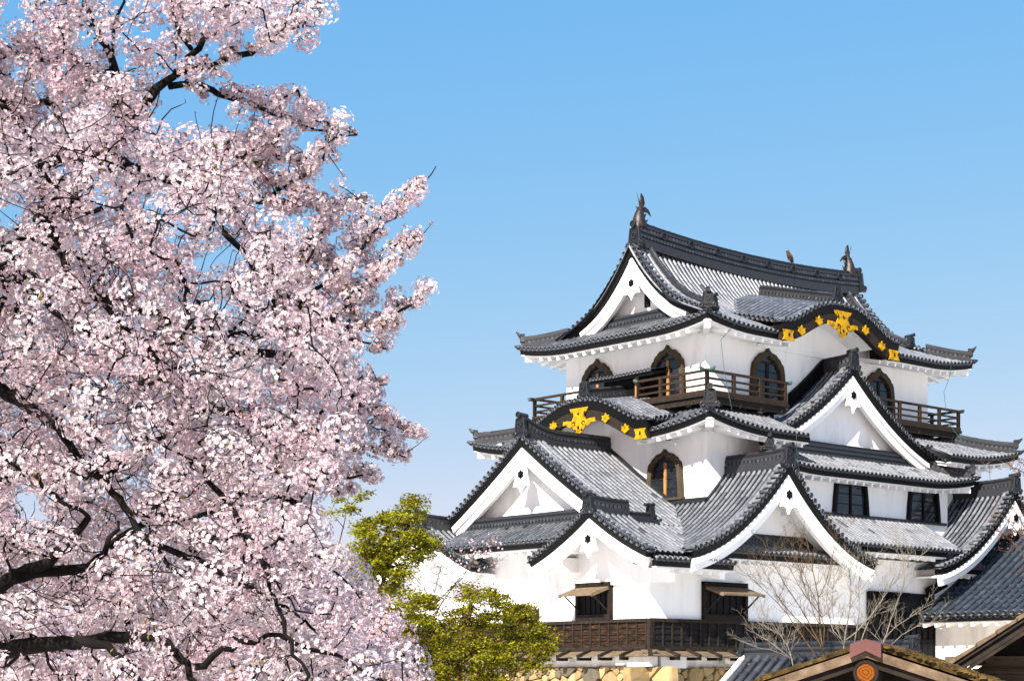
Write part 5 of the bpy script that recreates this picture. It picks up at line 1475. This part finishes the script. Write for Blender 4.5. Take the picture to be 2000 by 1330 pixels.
open('/tmp/cherry.txt', 'w').write(str((len(cl), len(idx)))) if False else print('cherry clusters', len(cl), 'flowers', len(idx))

# ---- maples
def leafy(name, label, poly, dep, spread, n_pads, per, stems, leaf, base_px, seed_holes=(), tone0=.60, padr=(24, 44), group=None, mat='maple_leaf', bark='brown_bark', cat='tree'):
    root = empty(name, tuple(WP(base_px[0], 1335, dep) * V3(1, 1, 0))); tag(root, label, cat, group)
    off = np.array(root.location)
    br = MB(); nd = []
    s0 = stems[0]
    for p, r0, r1 in stems: nd.append(limb(br, p, dep, dep + (rng.random() - .5) * spread * .5, r0, r1))
    nd = np.vstack(nd)
    poly = np.asarray(poly, float); lo_, hi_ = poly.min(0), poly.max(0)
    c = rng.random((n_pads * 12, 2)) * (hi_ - lo_) + lo_; c = c[inside(poly, c)]
    pads = []
    for p in c:
        if len(pads) >= n_pads: break
        if any(math.hypot(p[0] - h[0], p[1] - h[1]) < h[2] for h in seed_holes): continue
        pads.append(p)
    pads = np.array(pads)
    D = dep + (rng.random(len(pads)) - .5) * spread
    C = np.array([WP(a, b2, d) for (a, b2), d in zip(pads, D)])
    grow(br, nd, C, .006, .42, .05, 5, .3)
    lf = MB()
    m_ = dep / F_PX
    for c_ in C:
        rx = (padr[0] + (padr[1] - padr[0]) * rng.random()) * m_
        k = int(per * (.6 + .8 * rng.random()))
        a = rng.random(k) * 6.283; q = np.sqrt(rng.random(k)) * rx
        P = c_ + np.stack([q * np.cos(a), q * np.sin(a), rng.normal(size=k) * rx * .20 - (q / rx) ** 2 * rx * .25], 1)
        N = np.stack([rng.normal(size=k) * .55, rng.normal(size=k) * .55 - .15, np.ones(k)], 1)
        tone = np.clip(tone0 + .20 * rng.normal(size=k) + .12 * rng.normal(), 0, 1)
        red = rng.random(k) < .16; tone[red] *= .25
        add_leaves(lf, P - off, N, leaf * (.7 + .6 * rng.random(k)), leaf * .62 * (.7 + .6 * rng.random(k)), tone, .12)
    br.V = [v - off for v in br.V]
    br.build('trunk', M[bark], root, True); lf.build('crown', M[mat], root)
    return root
leafy('maple_tree', 'upright yellow green maple beside the blossom and the far corner gable', [(805, 960), (828, 972), (822, 1005), (800, 1020), (852, 1060), (838, 1085), (800, 1100), (800, 1130), (770, 1160), (715, 1165), (690, 1130), (678, 1078), (705, 1045), (690, 1028), (745, 995), (770, 1000)], 40, 3.5, 190, 95,
      [([(745, 1420), (745, 1300), (735, 1160), (760, 1100), (765, 1040)], .11, .03), ([(755, 1080), (800, 1030), (812, 985)], .03, .012), ([(740, 1120), (710, 1080), (700, 1040)], .03, .012), ([(760, 1090), (810, 1070), (835, 1060)], .03, .012)], .075, (745, 1335), [(770, 1030, 8), (790, 1035, 10), (725, 1060, 7)], .64, (10, 26))
leafy('maple_tree', 'broad low maple hiding part of the brown wainscot and the stone base', [(790, 1150), (860, 1165), (930, 1125), (955, 1150), (1010, 1165), (1045, 1185), (1048, 1215), (1080, 1232), (1108, 1240), (1100, 1262), (1060, 1275), (1060, 1300), (1010, 1320), (990, 1420), (770, 1420), (800, 1300), (770, 1230), (758, 1190)], 38, 4.5, 380, 105,
      [([(900, 1480), (900, 1380), (890, 1280), (900, 1220), (930, 1150)], .13, .03), ([(895, 1300), (960, 1250), (1030, 1240), (1090, 1245)], .04, .012), ([(895, 1290), (850, 1230), (800, 1190)], .04, .012), ([(898, 1250), (950, 1200), (1010, 1185)], .03, .012)], .075, (900, 1335), [(905, 1225, 7), (940, 1270, 8)], .52, (12, 30))
leafy('young_maple', 'thin young maple with few leaves standing against the sky', [(640, 985), (665, 970), (692, 975), (700, 965), (722, 958), (724, 968), (700, 985), (695, 1000), (675, 1010), (640, 1008)], 40, 1.5, 16, 38,
      [([(640, 1300), (650, 1120), (663, 1060), (675, 1010), (682, 970)], .035, .008), ([(676, 1005), (700, 978), (720, 962)], .010, .005), ([(670, 1030), (655, 1005), (645, 1000)], .010, .005)], .075, (640, 1335), (), .66, (12, 20))
leafy('green_shrub', 'yellow green shrub showing through the lowest blossom', [(560, 1270), (620, 1260), (650, 1300), (640, 1400), (520, 1400), (530, 1310)], 30, 2.0, 40, 110, [([(590, 1460), (590, 1360), (595, 1300)], .04, .015)], .07, (590, 1335), (), .6, (18, 32), cat='shrub')

# ---- sparse pink sapling in front of the far end of the keep
sap = empty('cherry_sapling', tuple(WP(860, 1335, 50) * V3(1, 1, 0))); tag(sap, 'thin cherry sapling with sparse pink flowers in front of the far white wall', 'tree')
off = np.array(sap.location); br = MB(); nd = []
for p in ([(850, 1400), (852, 1250), (845, 1180), (860, 1110), (870, 1085)], [(850, 1200), (880, 1150), (910, 1120), (930, 1075)], [(848, 1190), (830, 1150), (815, 1130)], [(860, 1170), (920, 1160), (960, 1140)], [(850, 1180), (900, 1130), (958, 1060)]):
    nd.append(limb(br, p, 50, 50.4, .022, .006, .05, 5))
nd = np.vstack(nd); nd = nd[nd[:, 2] > WP(0, 1215, 50)[2]]
T = nd[rng.integers(len(nd), size=130)] + rng.normal(size=(130, 3)) * V3(.28, .3, .22)
grow(br, nd, T, .005, .4, .014, 4, .3)
fl = MB(); C = np.repeat(T, 5, 0) + rng.normal(size=(650, 3)) * .07
add_flowers(fl, C - off, rng.normal(size=C.shape), .034, np.clip(rng.normal(.5, .15, 650), .15, 1))
br.V = [v - off for v in br.V]; br.build('trunk', M['brown_bark'], sap, True); fl.build('crown', M['blossom'], sap)

# ---- bare shrubs in front of the keep
def q3(p): return [(1440 + x / 4.762, 1040 + y / 4.762) for x, y in p]
def bare(name, label, base_px, dep, stems, mat, twigs, group='bare shrubs in front of the keep', fine=.0042):
    root = empty(name, tuple(WP(base_px, 1335, dep) * V3(1, 1, 0))); tag(root, label, 'shrub', group)
    off = np.array(root.location); br = MB(); tw = MB(); nd = []
    for p, r0 in stems:
        nd.append(limb(br, p, dep, dep + (rng.random() - .5) * 1.2, r0 * .72, .006, .05, 6))
    def twig(a, d, L_, r, lev):
        b2 = a + d * L_
        P = bent(a, b2, 4, .22); tw.tube(P, np.linspace(r, r * .6, 4), 4, cap=False)
        if lev == 0: return
        for t in (.45, .75, 1.0):
            if rng.random() < .72:
                dd = unit(d + rng.normal(size=3) * V3(.55, .55, .35) + V3(0, 0, .25))
                twig(a + (b2 - a) * t, dd, L_ * (.45 + .25 * rng.random()), r * .66, lev - 1)
    for P in nd:
        n = len(P)
        for i in range(int(n * .30), n, 1):
            for _ in range(4):
                if rng.random() > twigs: continue
                T = unit(P[min(n - 1, i + 1)] - P[i - 1])
                d = unit(T + rng.normal(size=3) * V3(.75, .75, .3) + V3(0, 0, .25))
                twig(P[i], d, .26 + .42 * rng.random(), fine * 1.8, 3)
    br.V = [v - off for v in br.V]
    br.build('stem', M[mat], root, True)
    tw.V = [v - off for v in tw.V]; tw.build('twig', M[mat], root, True)
    return root
bare('bare_shrub', 'tall brown leafless shrub with reddish twigs before the white wall', 1612, 60, [(q3(p), r) for p, r in (
    ([(820, 1400), (820, 1180), (780, 980), (760, 600), (700, 330), (640, 30)], .055), ([(810, 1130), (690, 860), (590, 700), (400, 430), (240, 80)], .035), ([(790, 1050), (640, 860), (400, 670), (300, 450), (200, 290)], .032),
    ([(770, 1170), (600, 980), (510, 800), (380, 640), (270, 550), (90, 390)], .035), ([(800, 1000), (860, 850), (700, 680), (560, 500), (420, 150)], .028), ([(780, 900), (690, 700), (640, 560), (500, 120)], .02), ([(765, 600), (830, 450), (930, 60)], .02), ([(775, 760), (700, 560), (560, 250)], .02))], 'brown_bark', .62)
bare('bare_shrub', 'pale grey leafless shrub between the brown shrub and the dark entrance', 1648, 58, [(q3(p), r) for p, r in (
    ([(990, 1400), (990, 1100), (1010, 900), (1060, 650), (1060, 450), (1030, 250)], .045), ([(1000, 1010), (1200, 850), (1290, 690), (1420, 520), (1480, 370)], .03), ([(990, 1010), (870, 880), (820, 620), (860, 350)], .028), ([(1000, 1050), (900, 860), (880, 600), (900, 400)], .024),
    ([(1080, 1020), (1140, 800), (1130, 500), (1150, 330)], .026), ([(1050, 700), (1190, 480), (1280, 330)], .018))], 'pale_bark', .75)
bare('bare_shrub', 'pale leafless shrub with forked twigs before the dark entrance', 1725, 58, [(q3(p), r) for p, r in (
    ([(1330, 1400), (1340, 1030), (1450, 780), (1530, 560), (1570, 300), (1510, 130)], .035), ([(1440, 1040), (1560, 930), (1680, 870), (1800, 830)], .02), ([(1350, 1010), (1460, 880), (1600, 790), (1740, 690)], .024), ([(1130, 1060), (1230, 800), (1350, 600), (1560, 350), (1660, 240)], .026), ([(1320, 990), (1240, 920), (1190, 900)], .014))], 'pale_bark', .62)
bare('bare_shrub', 'low pale leafless shrub over the dark tiled roof', 1550, 57, [(q3(p), r) for p, r in (
    ([(545, 1400), (540, 1190), (400, 920), (330, 820), (240, 760)], .03), ([(490, 1165), (270, 980), (160, 940)], .022), ([(440, 1060), (420, 960), (240, 860)], .018), ([(520, 1180), (330, 1090), (200, 1070)], .014))], 'pale_bark', .75)

# ---- tree entering at the right edge: thin red budded branches
rt = empty('budding_tree', tuple(WP(2120, 1335, 46) * V3(1, 1, 0))); tag(rt, 'bare twiggy tree with red buds crossing in front of the slate tiled corridor', 'tree')
off = np.array(rt.location); br = MB(); nd = []
nd.append(limb(br, [(2120, 1900), (2120, 1500), (2110, 1200), (2100, 1000)], 46, 46, .22, .12))
for p, r in (([(2105, 1050), (2050, 960), (2010, 925), (1985, 912), (1965, 905)], .05), ([(2105, 1000), (2060, 930), (2020, 900), (1990, 893)], .04), ([(2110, 1120), (2050, 1080), (2010, 1050), (1990, 1010), (1975, 985)], .045), ([(2110, 1150), (2040, 1090), (1990, 1040), (1950, 1000)], .03), ([(2110, 1200), (2040, 1120), (1990, 1070), (1960, 1045)], .03)):
    nd.append(limb(br, p, 46, 45.6, r, .006, .04, 6))
nn = np.vstack(nd[1:]); nn = nn[nn[:, 0] < WP(2060, 0, 46)[0]]
T = nn[rng.integers(len(nn), size=150)] + rng.normal(size=(150, 3)) * V3(.22, .25, .20)
grow(br, nn, T, .0045, .45, .018, 4, .35)
lf = MB(); C = np.repeat(T, 5, 0) + rng.normal(size=(750, 3)) * .045
add_leaves(lf, C - off, rng.normal(size=C.shape), .05, .035, rng.random(750))
br.V = [v - off for v in br.V]; br.build('trunk', M['brown_bark'], rt, True); lf.build('crown', M['red_bud'], rt)
